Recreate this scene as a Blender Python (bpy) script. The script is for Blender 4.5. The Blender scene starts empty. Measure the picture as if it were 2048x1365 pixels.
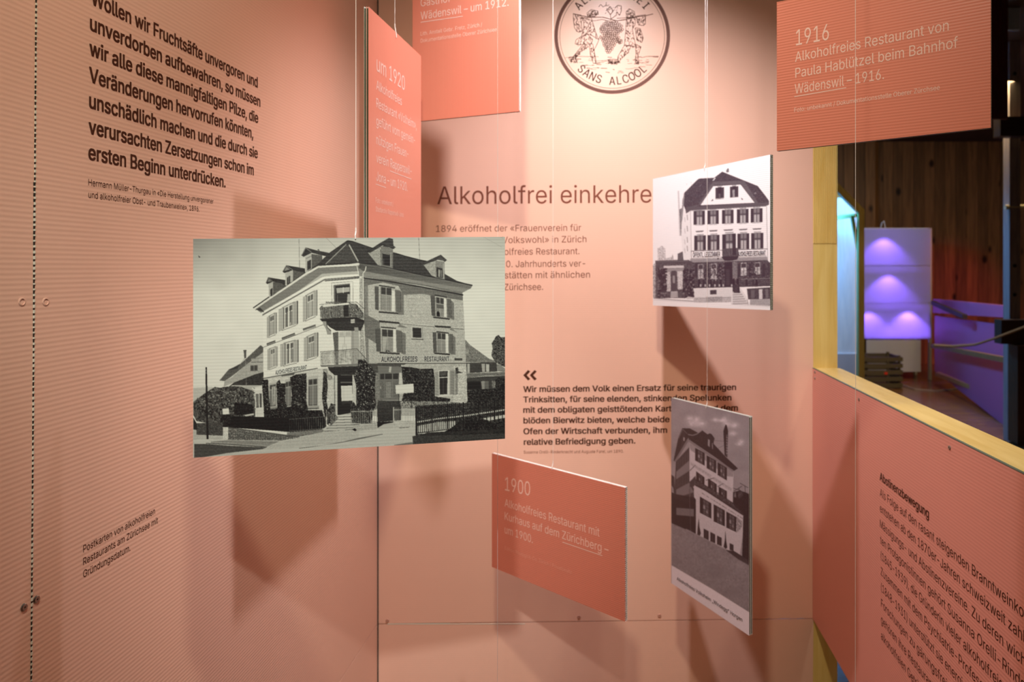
import bpy, bmesh, math, os, random
import numpy as np
from mathutils import Vector, Matrix
random.seed(7)
S = bpy.context.scene
COL = S.collection

# ------------------------------------------------------------------ camera, world, lights, exposure
F, PX, PY, EYE = 1400.0, 1222.0, 534.0, 1.55      # focal length in px, principal point, eye height
cam_d = bpy.data.cameras.new('camera'); cam = bpy.data.objects.new('camera', cam_d); COL.objects.link(cam)
cam.location = (0, 0, EYE); cam.rotation_euler = (math.pi / 2, 0, 0)
cam_d.sensor_width = 36; cam_d.lens = F * 36 / 2048
cam_d.shift_x = (1024 - PX) / 2048; cam_d.shift_y = (PY - 682.5) / 2048
cam_d.clip_start = 0.02
cam_d.dof.use_dof = True; cam_d.dof.focus_distance = 1.12; cam_d.dof.aperture_fstop = 5.6
S.camera = cam
w = bpy.data.worlds.new('world'); S.world = w; w.use_nodes = True
w.node_tree.nodes['Background'].inputs[0].default_value = (1.0, .82, .66, 1)
w.node_tree.nodes['Background'].inputs[1].default_value = 0.02

def light(name, kind, loc, power, color=(1, 1, 1), size=.05, aim=None, angle=120, blend=.6, label=None, sy=None):
    d = bpy.data.lights.new(name, kind); d.energy = power; d.color = color
    if kind == 'AREA':
        d.size = size
        if sy: d.shape = 'RECTANGLE'; d.size_y = sy
    else: d.shadow_soft_size = size
    if kind == 'SPOT': d.spot_size = math.radians(angle); d.spot_blend = blend
    o = bpy.data.objects.new(name, d); COL.objects.link(o); o.location = loc
    if aim is not None:
        o.rotation_euler = (Vector(aim) - Vector(loc)).to_track_quat('-Z', 'Y').to_euler()
    return o
KEY = (-.007, 1.52, EYE + 1.32)
light('key_spot', 'SPOT', KEY, 128, (1, .925, .98), .022, aim=(.02, 2.4, EYE - 1.05), angle=100, blend=1.0)
light('photo_spot', 'SPOT', (.02, -.62, EYE + 1.15), 140, (1, 1, .98), .03, aim=(-.42, 1.14, EYE - .09), angle=30, blend=1.0)
light('front_fill', 'SPOT', (-.10, .25, EYE + 1.35), 90, (1, .87, .68), .05, aim=(-.22, 1.35, EYE + .15), angle=92, blend=1.0)  # added warm spot that lifts the left wall and right-hand coral card
light('fill_lamp', 'AREA', (.2, -1.6, EYE + 1.7), 8, (1, .72, .46), 1.4, aim=(.1, 2.0, EYE - .3))

S.view_settings.view_transform = 'Standard'; S.view_settings.look = 'None'
S.view_settings.gamma = 1; S.view_settings.use_curve_mapping = False
S.view_settings.exposure = 0.0

# ------------------------------------------------------------------ helpers
D = 2.4                                # distance camera - back wall
XL = -467 / F * D; XR = 403 / F * D    # booth side walls
def U(px, py, Y): return Vector(((px - PX) / F * Y, Y, EYE + (PY - py) / F * Y))
def proj(p): return (PX + F * p[0] / p[1], PY - F * (p[2] - EYE) / p[1])
def lin(c): return tuple((v / 255 / 12.92 if v / 255 <= .04045 else ((v / 255 + .055) / 1.055) ** 2.4) for v in c)

def obj(name, verts, faces, m, parent=None, kind=None, smooth=False):
    me = bpy.data.meshes.new(name)
    o = bpy.data.objects.new(name, me); COL.objects.link(o)
    off = Vector(parent.get('_o', (0, 0, 0))) if parent else Vector((0, 0, 0))
    if parent: o.parent = parent
    me.from_pydata([tuple(Vector(v) - off) for v in verts], [], faces)
    if m: me.materials.append(m)
    if kind: o['kind'] = kind
    if smooth:
        for p in me.polygons: p.use_smooth = True
    me.update()
    return o
def root(name, loc, label=None, cat=None, group=None, kind=None):
    o = bpy.data.objects.new(name, None); COL.objects.link(o); o.location = loc; o.empty_display_size = .1
    o['_o'] = tuple(loc)
    if label: o['label'] = label; o['category'] = cat
    if group: o['group'] = group
    if kind: o['kind'] = kind
    return o
class MB:
    def __init__(s): s.v = []; s.f = []
    def add(s, v, f):
        n = len(s.v); s.v += [tuple(a) for a in v]; s.f += [tuple(i + n for i in q) for q in f]; return s
    def hexa(s, c):      # 8 corners, bottom ring then top ring
        return s.add(c, [(0, 3, 2, 1), (4, 5, 6, 7), (0, 1, 5, 4), (1, 2, 6, 5), (2, 3, 7, 6), (3, 0, 4, 7)])
    def box(s, a, b):
        x0, y0, z0 = a; x1, y1, z1 = b
        return s.hexa([(x0, y0, z0), (x1, y0, z0), (x1, y1, z0), (x0, y1, z0), (x0, y0, z1), (x1, y0, z1), (x1, y1, z1), (x0, y1, z1)])
    def beam(s, p, q, wx, wz, up=(0, 0, 1)):
        p = Vector(p); q = Vector(q); d = (q - p).normalized(); u = Vector(up)
        if abs(d.dot(u)) > .95: u = Vector((0, 1, 0))
        a = d.cross(u).normalized(); b = a.cross(d).normalized(); a = a * wx / 2; b = b * wz / 2
        return s.hexa([p - a - b, p + a - b, p + a + b, p - a + b, q - a - b, q + a - b, q + a + b, q - a + b])
    def tube(s, pts, r, n=6):
        pts = [Vector(p) for p in pts]; k = len(pts); V = []; Fc = []
        for i, p in enumerate(pts):
            d = (pts[min(i + 1, k - 1)] - pts[max(i - 1, 0)]).normalized()
            u = Vector((0, 0, 1)) if abs(d.z) < .9 else Vector((1, 0, 0))
            a = d.cross(u).normalized(); b = a.cross(d)
            for j in range(n):
                t = 2 * math.pi * j / n; V.append(p + a * r * math.cos(t) + b * r * math.sin(t))
        for i in range(k - 1):
            for j in range(n): Fc.append((i * n + j, i * n + (j + 1) % n, (i + 1) * n + (j + 1) % n, (i + 1) * n + j))
        Fc.append(tuple(range(n))[::-1]); Fc.append(tuple(range((k - 1) * n, k * n)))
        return s.add(V, Fc)
    def build(s, name, m, parent=None, kind=None, smooth=False): return obj(name, s.v, s.f, m, parent, kind, smooth)
def tag(o, label, cat, group=None):
    o['label'] = label; o['category'] = cat
    if group: o['group'] = group
    return o

# ------------------------------------------------------------------ materials
def mat(name, col, rough=.5, spec=.5, metal=0.):
    m = bpy.data.materials.new(name); m.use_nodes = True
    b = m.node_tree.nodes['Principled BSDF']
    b.inputs['Base Color'].default_value = (*col, 1); b.inputs['Roughness'].default_value = rough
    b.inputs['Specular IOR Level'].default_value = spec; b.inputs['Metallic'].default_value = metal
    return m
def N(m, t, **k):
    n = m.node_tree.nodes.new(t)
    for a, v in k.items(): setattr(n, a, v)
    return n
def L(m, a, b): m.node_tree.links.new(a, b)
def flute(m, direction=(0, 0, 1), pitch=.007, bump=.12, tint=.05):
    """hollow-chamber sheet: fine parallel ribs across the face"""
    nt = m.node_tree; b = nt.nodes['Principled BSDF']
    g = N(m, 'ShaderNodeNewGeometry'); d = N(m, 'ShaderNodeVectorMath', operation='DOT_PRODUCT')
    L(m, g.outputs['Position'], d.inputs[0]); d.inputs[1].default_value = tuple(v * 2 * math.pi / pitch for v in direction)
    s = N(m, 'ShaderNodeMath', operation='SINE'); L(m, d.outputs['Value'], s.inputs[0])
    bp = N(m, 'ShaderNodeBump'); bp.inputs['Strength'].default_value = bump; bp.inputs['Distance'].default_value = .0006
    L(m, s.outputs[0], bp.inputs['Height']); L(m, bp.outputs[0], b.inputs['Normal'])
    no = N(m, 'ShaderNodeTexNoise'); no.inputs['Scale'].default_value = 2.3; no.inputs['Detail'].default_value = 3
    L(m, g.outputs['Position'], no.inputs['Vector'])
    c = b.inputs['Base Color']; old = c.links[0].from_socket if c.links else None
    col = tuple(c.default_value)
    ml = N(m, 'ShaderNodeMath', operation='MULTIPLY_ADD'); L(m, s.outputs[0], ml.inputs[0]); ml.inputs[1].default_value = tint; ml.inputs[2].default_value = 1 - tint  # rib light and shade also striped into the colour
    m2 = N(m, 'ShaderNodeMath', operation='MULTIPLY_ADD'); L(m, no.outputs[0], m2.inputs[0]); m2.inputs[1].default_value = .06; L(m, ml.outputs[0], m2.inputs[2])
    vm = N(m, 'ShaderNodeVectorMath', operation='SCALE'); L(m, m2.outputs[0], vm.inputs['Scale'])
    if old: L(m, old, vm.inputs[0])
    else: vm.inputs[0].default_value = col[:3]
    L(m, vm.outputs[0], c)
    return m
PINK = (.82, .51, .385)
WALLM = flute(mat('pink_board', PINK, .42, .45), tint=.014, bump=.16)
WALLB = flute(mat('pink_board_back', PINK, .30, .5), tint=.004, bump=.05)
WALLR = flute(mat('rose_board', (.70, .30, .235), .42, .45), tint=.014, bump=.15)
EDGE = mat('board_edge_white', (.72, .74, .62), .4)
HOLE = mat('hollow_shade', (.012, .016, .01), .7)  # near-black stands for the shade inside the hollows
ORANGE = (.72, .245, .165)
WHITE = mat('white_sheet', (.78, .80, .76), .35)
GREEN = mat('dark_green_core', (.035, .055, .025), .5)
def wood(name, c1, c2, scale=6, stretch=(18, 18, 1.2), rough=.5, bump=.1):
    m = mat(name, c1, rough); b = m.node_tree.nodes['Principled BSDF']
    g = N(m, 'ShaderNodeNewGeometry'); mp = N(m, 'ShaderNodeMapping'); mp.inputs['Scale'].default_value = stretch
    L(m, g.outputs['Position'], mp.inputs[0])
    n = N(m, 'ShaderNodeTexNoise'); n.inputs['Scale'].default_value = scale; n.inputs['Detail'].default_value = 5; n.inputs['Distortion'].default_value = .6
    L(m, mp.outputs[0], n.inputs['Vector'])
    r = N(m, 'ShaderNodeValToRGB'); r.color_ramp.elements[0].position = .32; r.color_ramp.elements[1].position = .68
    r.color_ramp.elements[0].color = (*c2, 1); r.color_ramp.elements[1].color = (*c1, 1)
    L(m, n.outputs[0], r.inputs[0]); L(m, r.outputs[0], b.inputs['Base Color'])
    bp = N(m, 'ShaderNodeBump'); bp.inputs['Strength'].default_value = bump; bp.inputs['Distance'].default_value = .001
    L(m, n.outputs[0], bp.inputs['Height']); L(m, bp.outputs[0], b.inputs['Normal'])
    return m
PINE = wood('pine', (.82, .62, .24), (.70, .49, .15), 3, (12, 1.5, 12))
PINEV = wood('pine_upright', (.80, .60, .20), (.70, .48, .12), 3, (14, 14, 1.2))
SCREW = mat('screw_steel', (.35, .36, .34), .3, .5, 1.)
CLEAR = mat('clear_string', (.85, .82, .78), .25)

# ------------------------------------------------------------------ lettering
FONT = None
try:
    fp = os.path.join(bpy.utils.resource_path('LOCAL'), 'datafiles', 'fonts', 'Inter.woff2')
    if os.path.exists(fp): FONT = bpy.data.fonts.load(fp)
except Exception: FONT = None
_tc = {}
from mathutils.geometry import delaunay_2d_cdt
def glyphs(s, off):
    """flat triangles of a line of type; overlapping contours of the font are filled one by one"""
    if s in _tc: return _tc[s]
    c = bpy.data.curves.new('t', 'FONT'); c.body = s; c.size = 1
    if FONT: c.font = FONT
    o = bpy.data.objects.new('t', c); COL.objects.link(o); bpy.context.view_layer.update()
    cu = o.to_curve(bpy.context.evaluated_depsgraph_get()); loops = []
    for sp in cu.splines:
        P = []; bp = sp.bezier_points; n = len(bp)
        if n:
            for i in range(n):
                a, b_ = bp[i], bp[(i + 1) % n]; p0, p1, p2, p3 = a.co, a.handle_right, b_.handle_left, b_.co; P.append(p0.copy())
                d = (p3 - p0); L_ = d.length or 1e-9; dev = max((p1 - p0).cross(d).length, (p2 - p0).cross(d).length) / L_
                if dev > .002:
                    m = 6 if dev > .03 else 4 if dev > .012 else 3
                    for k in range(1, m):
                        t = k / m; u = 1 - t; P.append(p0 * u ** 3 + p1 * 3 * u * u * t + p2 * 3 * u * t * t + p3 * t ** 3)
        else: P = [Vector(q.co[:3]) for q in sp.points]
        Q = [P[0]]
        for q in P[1:]:
            if (q - Q[-1]).length > 1e-5: Q.append(q)
        if len(Q) > 2 and (Q[0] - Q[-1]).length < 1e-5: Q.pop()
        if len(Q) > 2: loops.append(Q)
    o.to_curve_clear(); bpy.data.objects.remove(o); bpy.data.curves.remove(c)
    pts = [Vector((q.x, q.y)) for Q in loops for q in Q]; ed = []; k = 0
    for Q in loops: ed += [(k + i, k + (i + 1) % len(Q)) for i in range(len(Q))]; k += len(Q)
    V2, _e, F2 = delaunay_2d_cdt(pts, ed, [], 0, 1e-6)[:3]
    P2 = np.array([(v.x, v.y) for v in V2]); T = np.array([f for f in F2 if len(f) == 3]); C_ = P2[T].mean(1); wn = np.zeros(len(T), int)
    for Q in loops:                                   # keep what has a non-zero winding number
        q = np.array([(v.x, v.y) for v in Q]); q1 = np.roll(q, -1, 0); x0, x1_ = q[:, 0].min(), q[:, 0].max(); m = np.where((C_[:, 0] >= x0) & (C_[:, 0] <= x1_))[0]
        if not len(m): continue
        c0 = C_[m][:, None]; cr_ = (q1[:, 0] - q[:, 0]) * (c0[..., 1] - q[:, 1]) - (c0[..., 0] - q[:, 0]) * (q1[:, 1] - q[:, 1])
        up = (q[:, 1] <= c0[..., 1]) & (q1[:, 1] > c0[..., 1]) & (cr_ > 0); dn = (q[:, 1] > c0[..., 1]) & (q1[:, 1] <= c0[..., 1]) & (cr_ < 0)
        wn[m] += up.sum(1) - dn.sum(1)
    T = T[wn != 0]; V = [(x, y, 0) for x, y in P2]; Fc = [tuple(int(a) for a in t) for t in T]
    _tc[s] = (np.array(V, float), Fc); return _tc[s]
CAPH = glyphs('H', 0)[0][:, 1].max()
class Plane:
    """vertical plane through two plan points; pixels are unprojected onto it"""
    def __init__(s, a, b):
        s.a = Vector((a[0], a[1], 0)); d = Vector((b[0] - a[0], b[1] - a[1], 0)).normalized()
        s.n = Vector((d.y, -d.x, 0))
        if s.n.dot(-s.a) < 0: s.n = -s.n
    def hit(s, px, py, lift=0):
        d = Vector(((px - PX) / F, 1, (PY - py) / F)); t = (s.a + s.n * lift).dot(s.n) / d.dot(s.n)
        p = d * t; p.z += EYE; return p
class Print(MB):
    def __init__(s, plane, lift=.0004): super().__init__(); s.pl = plane; s.lift = lift; s.cut = []
    def text(s, st, p0, p1, cap, off=0., full=None, vp=False, spacing=None):
        if vp: p1 = (p1, p0[1] + (p0[1] - PY) / (p0[0] - PX) * (p1 - p0[0]))
        s.cut.append((len(s.v), len(s.f)))
        A = s.pl.hit(*p0, s.lift); B = s.pl.hit(*p1, s.lift)
        v, f = glyphs(st, off); x0 = v[:, 0].min(); wd = v[:, 0].max() - x0
        if full: v, f = glyphs(full, off)
        h = cap * A.y / F / CAPH
        e = abs(off) * 1.15 if off > .004 else 0
        for ei, (ex, ey) in enumerate(((0, 0),) if not e else ((-e, -e * .5), (e, -e * .5), (-e, e * .5), (e, e * .5))):
            s.add([tuple(A + (B - A) * ((q[0] + ex - x0) / wd) + Vector((0, 0, h * (q[1] + ey))) + s.pl.n * (3e-5 * (q[2] + 3 * ei))) for q in v], f)
        return s
    def build(s, name, m, parent=None, kind=None, smooth=False):
        if len(s.cut) < 2: return obj(name, s.v, s.f, m, parent, kind)
        c = s.cut[1:] + [(len(s.v), len(s.f))]; v0 = f0 = 0
        for v1, f1 in c:
            obj(name, s.v[v0:v1], [tuple(i - v0 for i in q) for q in s.f[f0:f1]], m, parent, kind); v0, f0 = v1, f1
    def poly(s, pts): return s.add([tuple(s.pl.hit(x, y, s.lift)) for x, y in pts], [tuple(range(len(pts)))])
    def line(s, pts, wd):
        for (x0, y0), (x1, y1) in zip(pts, pts[1:]):
            dx, dy = x1 - x0, y1 - y0; l = math.hypot(dx, dy) or 1; nx, ny = -dy / l * wd / 2, dx / l * wd / 2
            s.poly([(x0 + nx, y0 + ny), (x1 + nx, y1 + ny), (x1 - nx, y1 - ny), (x0 - nx, y0 - ny)])
        return s
    def ring(s, cx, cy, r0, r1, n=72):
        V = []; Fc = []
        for i in range(n):
            a = 2 * math.pi * i / n
            V += [tuple(s.pl.hit(cx + r * math.cos(a), cy + r * math.sin(a), s.lift)) for r in (r0, r1)]
            j = (i + 1) % n; Fc.append((2 * i, 2 * j, 2 * j + 1, 2 * i + 1))
        return s.add(V, Fc)
    def arc(s, st, cx, cy, r, a0, a1, cap, off, bottom):
        n = len(st)
        for i, ch in enumerate(st):
            if ch == ' ': continue
            v, f = glyphs(ch, off); t = math.radians(a0 + (a1 - a0) * i / (n - 1)); xm = (v[:, 0].min() + v[:, 0].max()) / 2
            k = cap / CAPH
            ox, oy = cx + r * math.cos(t), cy - r * math.sin(t)
            # outward direction (screen, y down)
            ux, uy = math.cos(t), -math.sin(t)
            if bottom: ux, uy = -ux, -uy
            rx, ry = -uy, ux
            for e_ in (-off, off): s.add([tuple(s.pl.hit(ox + rx * (q[0] + e_ - xm) * k * .82 + ux * q[1] * k, oy + ry * (q[0] + e_ - xm) * k * .82 + uy * q[1] * k, s.lift + 3e-5 * q[2])) for q in v], f)
        return s
INK = mat('brown_ink', (.075, .022, .010), .6, .2)
INK2 = mat('brown_ink_title', (.20, .062, .036), .6, .2)
INKP = mat('pale_ink', (.86, .60, .52), .5, .3)
INKP2 = mat('pale_ink_fine', (.90, .58, .48), .5, .3)
BOLD, LIGHT = .016, -.006

# ------------------------------------------------------------------ the booth walls
def wall_board(parent, pts, m, back, name='wall_board', t=.006):
    """one hollow-chamber board: four face corners and the outward (away from viewer) direction"""
    b = Vector(back) * t
    c = [Vector(p) for p in pts]
    return MB().hexa([c[3], c[2], c[2] + b, c[3] + b, c[0], c[1], c[1] + b, c[0] + b]).build(name, m, parent)
def disc(parent, name, pl, px, py, r, m, depth=.002, hollow=0., n=16, inner=None):
    c = pl.hit(px, py, .0); nn = pl.n; u = Vector((0, 0, 1)); v = nn.cross(u)
    mb = MB(); V = []; Fc = []
    rings = [(r, 0), (r, depth * .6), (r * .8, depth), (max(hollow, .001), depth), (max(hollow, .001), -.0005 if hollow else depth * .5)]
    for rr, dd in rings:
        for i in range(n):
            a = 2 * math.pi * i / n; V.append(c + nn * dd + u * rr * math.cos(a) + v * rr * math.sin(a))
    for k in range(len(rings) - 1):
        for i in range(n): Fc.append((k * n + i, k * n + (i + 1) % n, (k + 1) * n + (i + 1) % n, (k + 1) * n + i))
    if not hollow: Fc.append(tuple(range((len(rings) - 1) * n, len(rings) * n)))
    return mb.add(V, Fc).build(name, m, parent)

TOPZ = 3.05
PLL = Plane((XL, 0), (XL, 1)); PLB = Plane((-1, D), (1, D)); PLR = Plane((XR, 0), (XR, 1))
SEAMZ = EYE - 1.225
wl = root('wall_left', (XL, 1.2, 0), kind='structure')
ya, yb = PLL.hit(73.5, 10).y, PLL.hit(60, 1360).y
g = .0010
wall_board(wl, [(XL, ya + g, TOPZ), (XL, D, TOPZ), (XL, D, SEAMZ + .002), (XL, yb + g, SEAMZ + .002)], WALLM, (-1, 0, 0))
wall_board(wl, [(XL, -1.6, TOPZ), (XL, ya - g, TOPZ), (XL, yb - g, SEAMZ - .5), (XL, -1.6, SEAMZ - .5)], WALLM, (-1, 0, 0))
wall_board(wl, [(XL, yb + g, SEAMZ - .001), (XL, D, SEAMZ - .001), (XL, D, .02), (XL, yb + g, .02)], WALLM, (-1, 0, 0))
wall_board(wl, [(XL, -1.6, SEAMZ - .501), (XL, yb - g, SEAMZ - .501), (XL, yb - g, .02), (XL, -1.6, .02)], WALLM, (-1, 0, 0))
# open flute ends along the upright joint: pale webs between dark boxes for the shaded hollows
e1 = MB(); e2 = MB(); z = .83
k = 0
while z < 3.0:
    ys = ya + (yb - ya) * (2.05 - z) / 1.3
    z1 = z + .0075 * (.55 + .15 * math.sin(k * .7))
    e2.box((XL - .002, ys - g - .0004, z), (XL + .0006, ys + g - .0004, z1)); e1.box((XL - .002, ys - g - .0002, z1), (XL + .0012, ys + g, z + .0075)); z += .0075; k += 1
e1.build('joint_webs', EDGE, wl, 'stuff'); e2.build('joint_hollow_shade', HOLE, wl, 'stuff')
b = root('wall_stud', (0, 0, 0)); bpy.data.objects.remove(b)
MB().box((XL - .066, -1.6, .0), (XL - .007, D + .06, .02)).build('sole_plate', PINE, wl)
MB().box((XL - .066, yb - .04, .02), (XL - .007, yb + .05, TOPZ)).build('stud', PINEV, wl)
CAPM = mat('clear_cap', (.74, .47, .36), .12, .8)
for px in (43.5, 91): disc(wl, 'drilled_hole_cap', PLL, px, 604, .0058, CAPM, .0012, .0042)
for px, py in ((47, 1215.5), (72, 1199.5)): disc(wl, 'screw', PLL, px, py, .0052, SCREW, .0022, .0014)

p = Print(PLL)
BO = .017
for s, a, e in (('Wollen wir Fruchtsäfte unvergoren und', (183, 8), (515, 175.4)),
    ('unverdorben aufbewahren, so müssen', (180.7, 59.8), (520.2, 213.9)),
    ('wir alle diese mannigfaltigen Pilze, die', (179.7, 110), (516, 246.6)),
    ('Veränderungen hervorrufen könnten,', (179, 163.5), (506, 277)),
    ('unschädlich machen und die durch sie', (179, 215.5), (515, 317)),
    ('verursachten Zersetzungen schon im', (178, 267), (507, 351)),
    ('ersten Beginn unterdrücken.', (177.4, 318.8), (450.7, 375.2))):
    p.text(s, a, e, 30, BO)
p.build('quotation_lettering', INK, wl)
p = Print(PLL)
p.text('Hermann Müller-Thurgau in «Die Herstellung unvergorener', (177, 371), (427, 408), 13.2, .002)
p.text('und alkoholfreier Obst- und Traubenweine», 1896.', (177, 395.6), (399, 423.6), 13.2, .002)
p.build('source_lettering', INK, wl)
p = Print(PLL)
for s, a, e in (('Postkarten von alkoholfreien', (166.6, 1106), (310, 1028.3)), ('Restaurants am Zürichsee mit', (166.6, 1131.4), (316, 1046.7)),
    ('Gründungsdatum.', (166.6, 1156.5), (260.8, 1102))): p.text(s, a, e, 14.5, .003)
p.build('postcard_note_lettering', INK, wl)

wb = root('wall_back', (0, D, 0), kind='structure')
def bz(px, py): return PLB.hit(px, py)
s0, s1 = bz(757, 1249), bz(1627, 1238)
wall_board(wb, [(XL, D, TOPZ), (XR, D, TOPZ), tuple(s1 + Vector((0, 0, .0015))), tuple(s0 + Vector((0, 0, .0015)))], WALLB, (0, 1, 0))
wall_board(wb, [tuple(s0 - Vector((0, 0, .0015))), tuple(s1 - Vector((0, 0, .0015))), (XR, D, .02), (XL, D, .02)], WALLB, (0, 1, 0), t=.006)
# bright aluminium sliver in the open half of the joint
sm = bz(1050, 1248.5)
MB().hexa([s0 + Vector((.03, -.0006, -.0012)), sm + Vector((0, -.0006, -.0012)), sm + Vector((0, .006, -.0014)), s0 + Vector((.03, .006, -.0014)),
           s0 + Vector((.03, -.0006, .0012)), sm + Vector((0, -.0006, .0012)), sm + Vector((0, .006, .0012)), s0 + Vector((.03, .006, .0012))]).build('joint_strip', EDGE, wb)
MB().box((XL - .006, D + .008, 0), (XR, D + .05, .07)).build('sole_plate', PINE, wb)
for px, py in ((775, 1242), (1158, 1234.5), (1319, 1232)):
    disc(wb, 'screw', PLB, px, py, .0062, mat('painted_screw', (.52, .27, .2), .4), .0025, .0022)
# dark strip painted as the groove shadow where two board skins meet
MB().box((XL, D - .0015, 0.02), (XL + .0035, D - .0002, TOPZ)).build('corner_shade_strip', HOLE, wb)

p = Print(PLB, .0004)
p.text('Alkoholfrei einkehre', (874.5, 408.8), (1302.9, 405.4), 35.5, -.010, full='Alkoholfrei einkehren')
p.build('title_lettering', INK2, wb)
p = Print(PLB, .0004)
for s, a, e in (('1894 eröffnet der «Frauenverein für', (872, 464.2), (1162.3, 461.9)), ('Volkswohl» in Zürich', (1004.5, 486.8), (1172.8, 484.8)),
    ('alkoholfreies Restaurant.', (966, 510.5), (1158.8, 508.8)), ('20. Jahrhunderts ver-', (1002, 535), (1170.5, 533.4)),
    ('Gaststätten mit ähnlichen', (971, 557.6), (1179.9, 555.6)), ('Zürichsee.', (1008.5, 581), (1086, 580.3))): p.text(s, a, e, 13, .0)
p.build('introduction_lettering', INK2, wb)
p = Print(PLB, .0004)
for dx in (0, 13):
    p.poly([(1046.5 + dx, 751), (1056 + dx, 740.5), (1060.5 + dx, 743.5), (1053.5 + dx, 751)]); p.poly([(1046.5 + dx, 751), (1053.5 + dx, 751), (1060.5 + dx, 758.5), (1056 + dx, 761.5)])
for s, a, e in (('Wir müssen dem Volk einen Ersatz für seine traurigen', (1046.9, 784.7), (1471.7, 780.5)),
    ('Trinksitten, für seine elenden, stinkenden Spelunken', (1046.9, 805.4), (1462.4, 801.3)),
    ('mit dem obligaten geisttötenden Kartenspiel und dem', (1046.9, 826.2), (1475.3, 822)),
    ('blöden Bierwitz bieten, welche beide', (1047.3, 847.4), (1338.6, 844.8)),
    ('Ofen der Wirtschaft verbunden, ihm', (1047.3, 869), (1333.7, 866.3)),
    ('relative Befriedigung geben.', (1048, 890.4), (1270.2, 887.5))): p.text(s, a, e, 11.6, .020)
p.build('quotation_lettering', INK, wb)
p = Print(PLB, .0004).text('Susanna Orelli-Rinderknecht und Auguste Forel, um 1890.', (1047.3, 908), (1247, 906), 6, -.002)
p.build('source_lettering', INK2, wb)

# round emblem: two walkers carrying a giant bunch of grapes on a pole
CX, CY = 1224.4, 72.0
p = Print(PLB, .0004); p.ring(CX, CY, 108.8, 115.8).ring(CX, CY, 104.4, 105.3)
p.arc('SANS ALCOOL', CX, CY, 98, 227, 313, 16.5, .012, True)
p.arc('ALKOHOLFREI', CX, CY, 83, 138, 42, 16, .012, False)
# the 'bottom' letters sit with their baseline outwards
p.build('emblem_ring', mat('emblem_ink', (.17, .075, .055), .6, .2), wb)
EM = mat('emblem_fine_ink', (.20, .095, .07), .6, .2)
q = 6.827
p = Print(PLB, .0005)
def E_(pts): return [(1080 + x / q, y / q) for x, y in pts]
def el(pts, wd=6): p.line(E_(pts), wd / q)
def blob(x, y, r, n=9):
    p.poly([(1080 + (x + r * math.cos(2 * math.pi * i / n)) / q, (y + r * math.sin(2 * math.pi * i / n)) / q) for i in range(n)])
def circ(x, y, r, wd=5, n=10):
    el([(x + r * math.cos(2 * math.pi * i / n), y + r * math.sin(2 * math.pi * i / n)) for i in range(n + 1)], wd)
rng = random.Random(3)
# grapes
for yy in range(300, 730, 26):
    t = (yy - 300) / 430
    half = (150 * math.sin(math.pi * min(1, t * 1.5 + .18)) if t < .45 else 150 * (1 - t) * 1.55 + 12)
    x = 985 - 45 * t - half
    while x < 985 - 45 * t + half:
        circ(x + rng.uniform(-5, 5), yy + rng.uniform(-5, 5), 15, 7, 8); x += 27
for i in range(9): circ(1090 + rng.uniform(-35, 35), 560 + rng.uniform(-50, 60), 14, 6, 8)
# leaves and tendrils over the pole
el([(800, 95), (830, 60), (860, 95), (900, 70), (905, 30)], 7); el([(900, 150), (960, 90), (1000, 150), (960, 200), (920, 140)], 9)
el([(1020, 110), (1060, 75), (1110, 80), (1110, 150), (1085, 210), (1050, 160)], 8); el([(960, 200), (970, 260), (1050, 200)], 8)
for i in range(26): x, y = rng.uniform(900, 1110), rng.uniform(70, 190); el([(x, y), (x + rng.uniform(-22, 22), y + rng.uniform(-25, 25))], 6)
el([(450, 185), (560, 215), (700, 235), (860, 235), (960, 262), (1050, 285), (1200, 262), (1320, 230), (1440, 215), (1545, 190)], 10)
el([(560, 240), (640, 260), (740, 285), (850, 265), (930, 285)], 6); el([(1050, 250), (1150, 245), (1210, 235)], 6)
def hatch(poly, n, wd=7, jit=26):
    xs = [a for a, _ in poly]; ys = [b for _, b in poly]
    def inside(x, y):
        c = False
        for (x0, y0), (x1, y1) in zip(poly, poly[1:] + poly[:1]):
            if (y0 > y) != (y1 > y) and x < (x1 - x0) * (y - y0) / (y1 - y0) + x0: c = not c
        return c
    k = 0
    while k < n * 1.7:
        x, y = rng.uniform(min(xs), max(xs)), rng.uniform(min(ys), max(ys))
        if inside(x, y): el([(x, y), (x + rng.uniform(-6, 8), y + rng.uniform(jit * .5, jit))], wd); k += 1
    el(poly + poly[:1], 7)
# left walker
hatch([(640, 180), (700, 130), (790, 150), (795, 190), (740, 225), (650, 215)], 34)
hatch([(455, 190), (560, 205), (590, 260), (560, 300), (575, 420), (520, 440), (470, 380), (455, 270)], 40)
hatch([(590, 240), (700, 240), (760, 440), (800, 540), (700, 480), (640, 460), (560, 520), (600, 360)], 46)
hatch([(560, 500), (640, 460), (720, 540), (700, 600), (540, 610), (480, 600), (490, 545)], 30)
hatch([(600, 590), (660, 640), (560, 700), (490, 790), (440, 790), (520, 690)], 34); hatch([(670, 600), (720, 600), (770, 850), (730, 870), (690, 760)], 20)
hatch([(390, 790), (480, 790), (510, 850), (420, 840)], 16); el([(825, 480), (790, 580), (740, 680), (750, 840)], 7)
# right walker
hatch([(1175, 160), (1220, 120), (1290, 160), (1300, 230), (1230, 240), (1180, 240)], 30)
hatch([(1180, 250), (1300, 240), (1300, 330), (1260, 400), (1310, 640), (1150, 620), (1170, 420)], 60)
hatch([(1310, 220), (1440, 200), (1440, 330), (1390, 350), (1340, 330)], 26); hatch([(1300, 380), (1370, 390), (1410, 520), (1390, 580), (1320, 540)], 34)
hatch([(1150, 620), (1250, 620), (1200, 720), (1110, 800), (1070, 860), (1060, 780)], 30); hatch([(1300, 600), (1380, 640), (1340, 760), (1350, 870), (1300, 850), (1310, 740)], 24)
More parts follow.
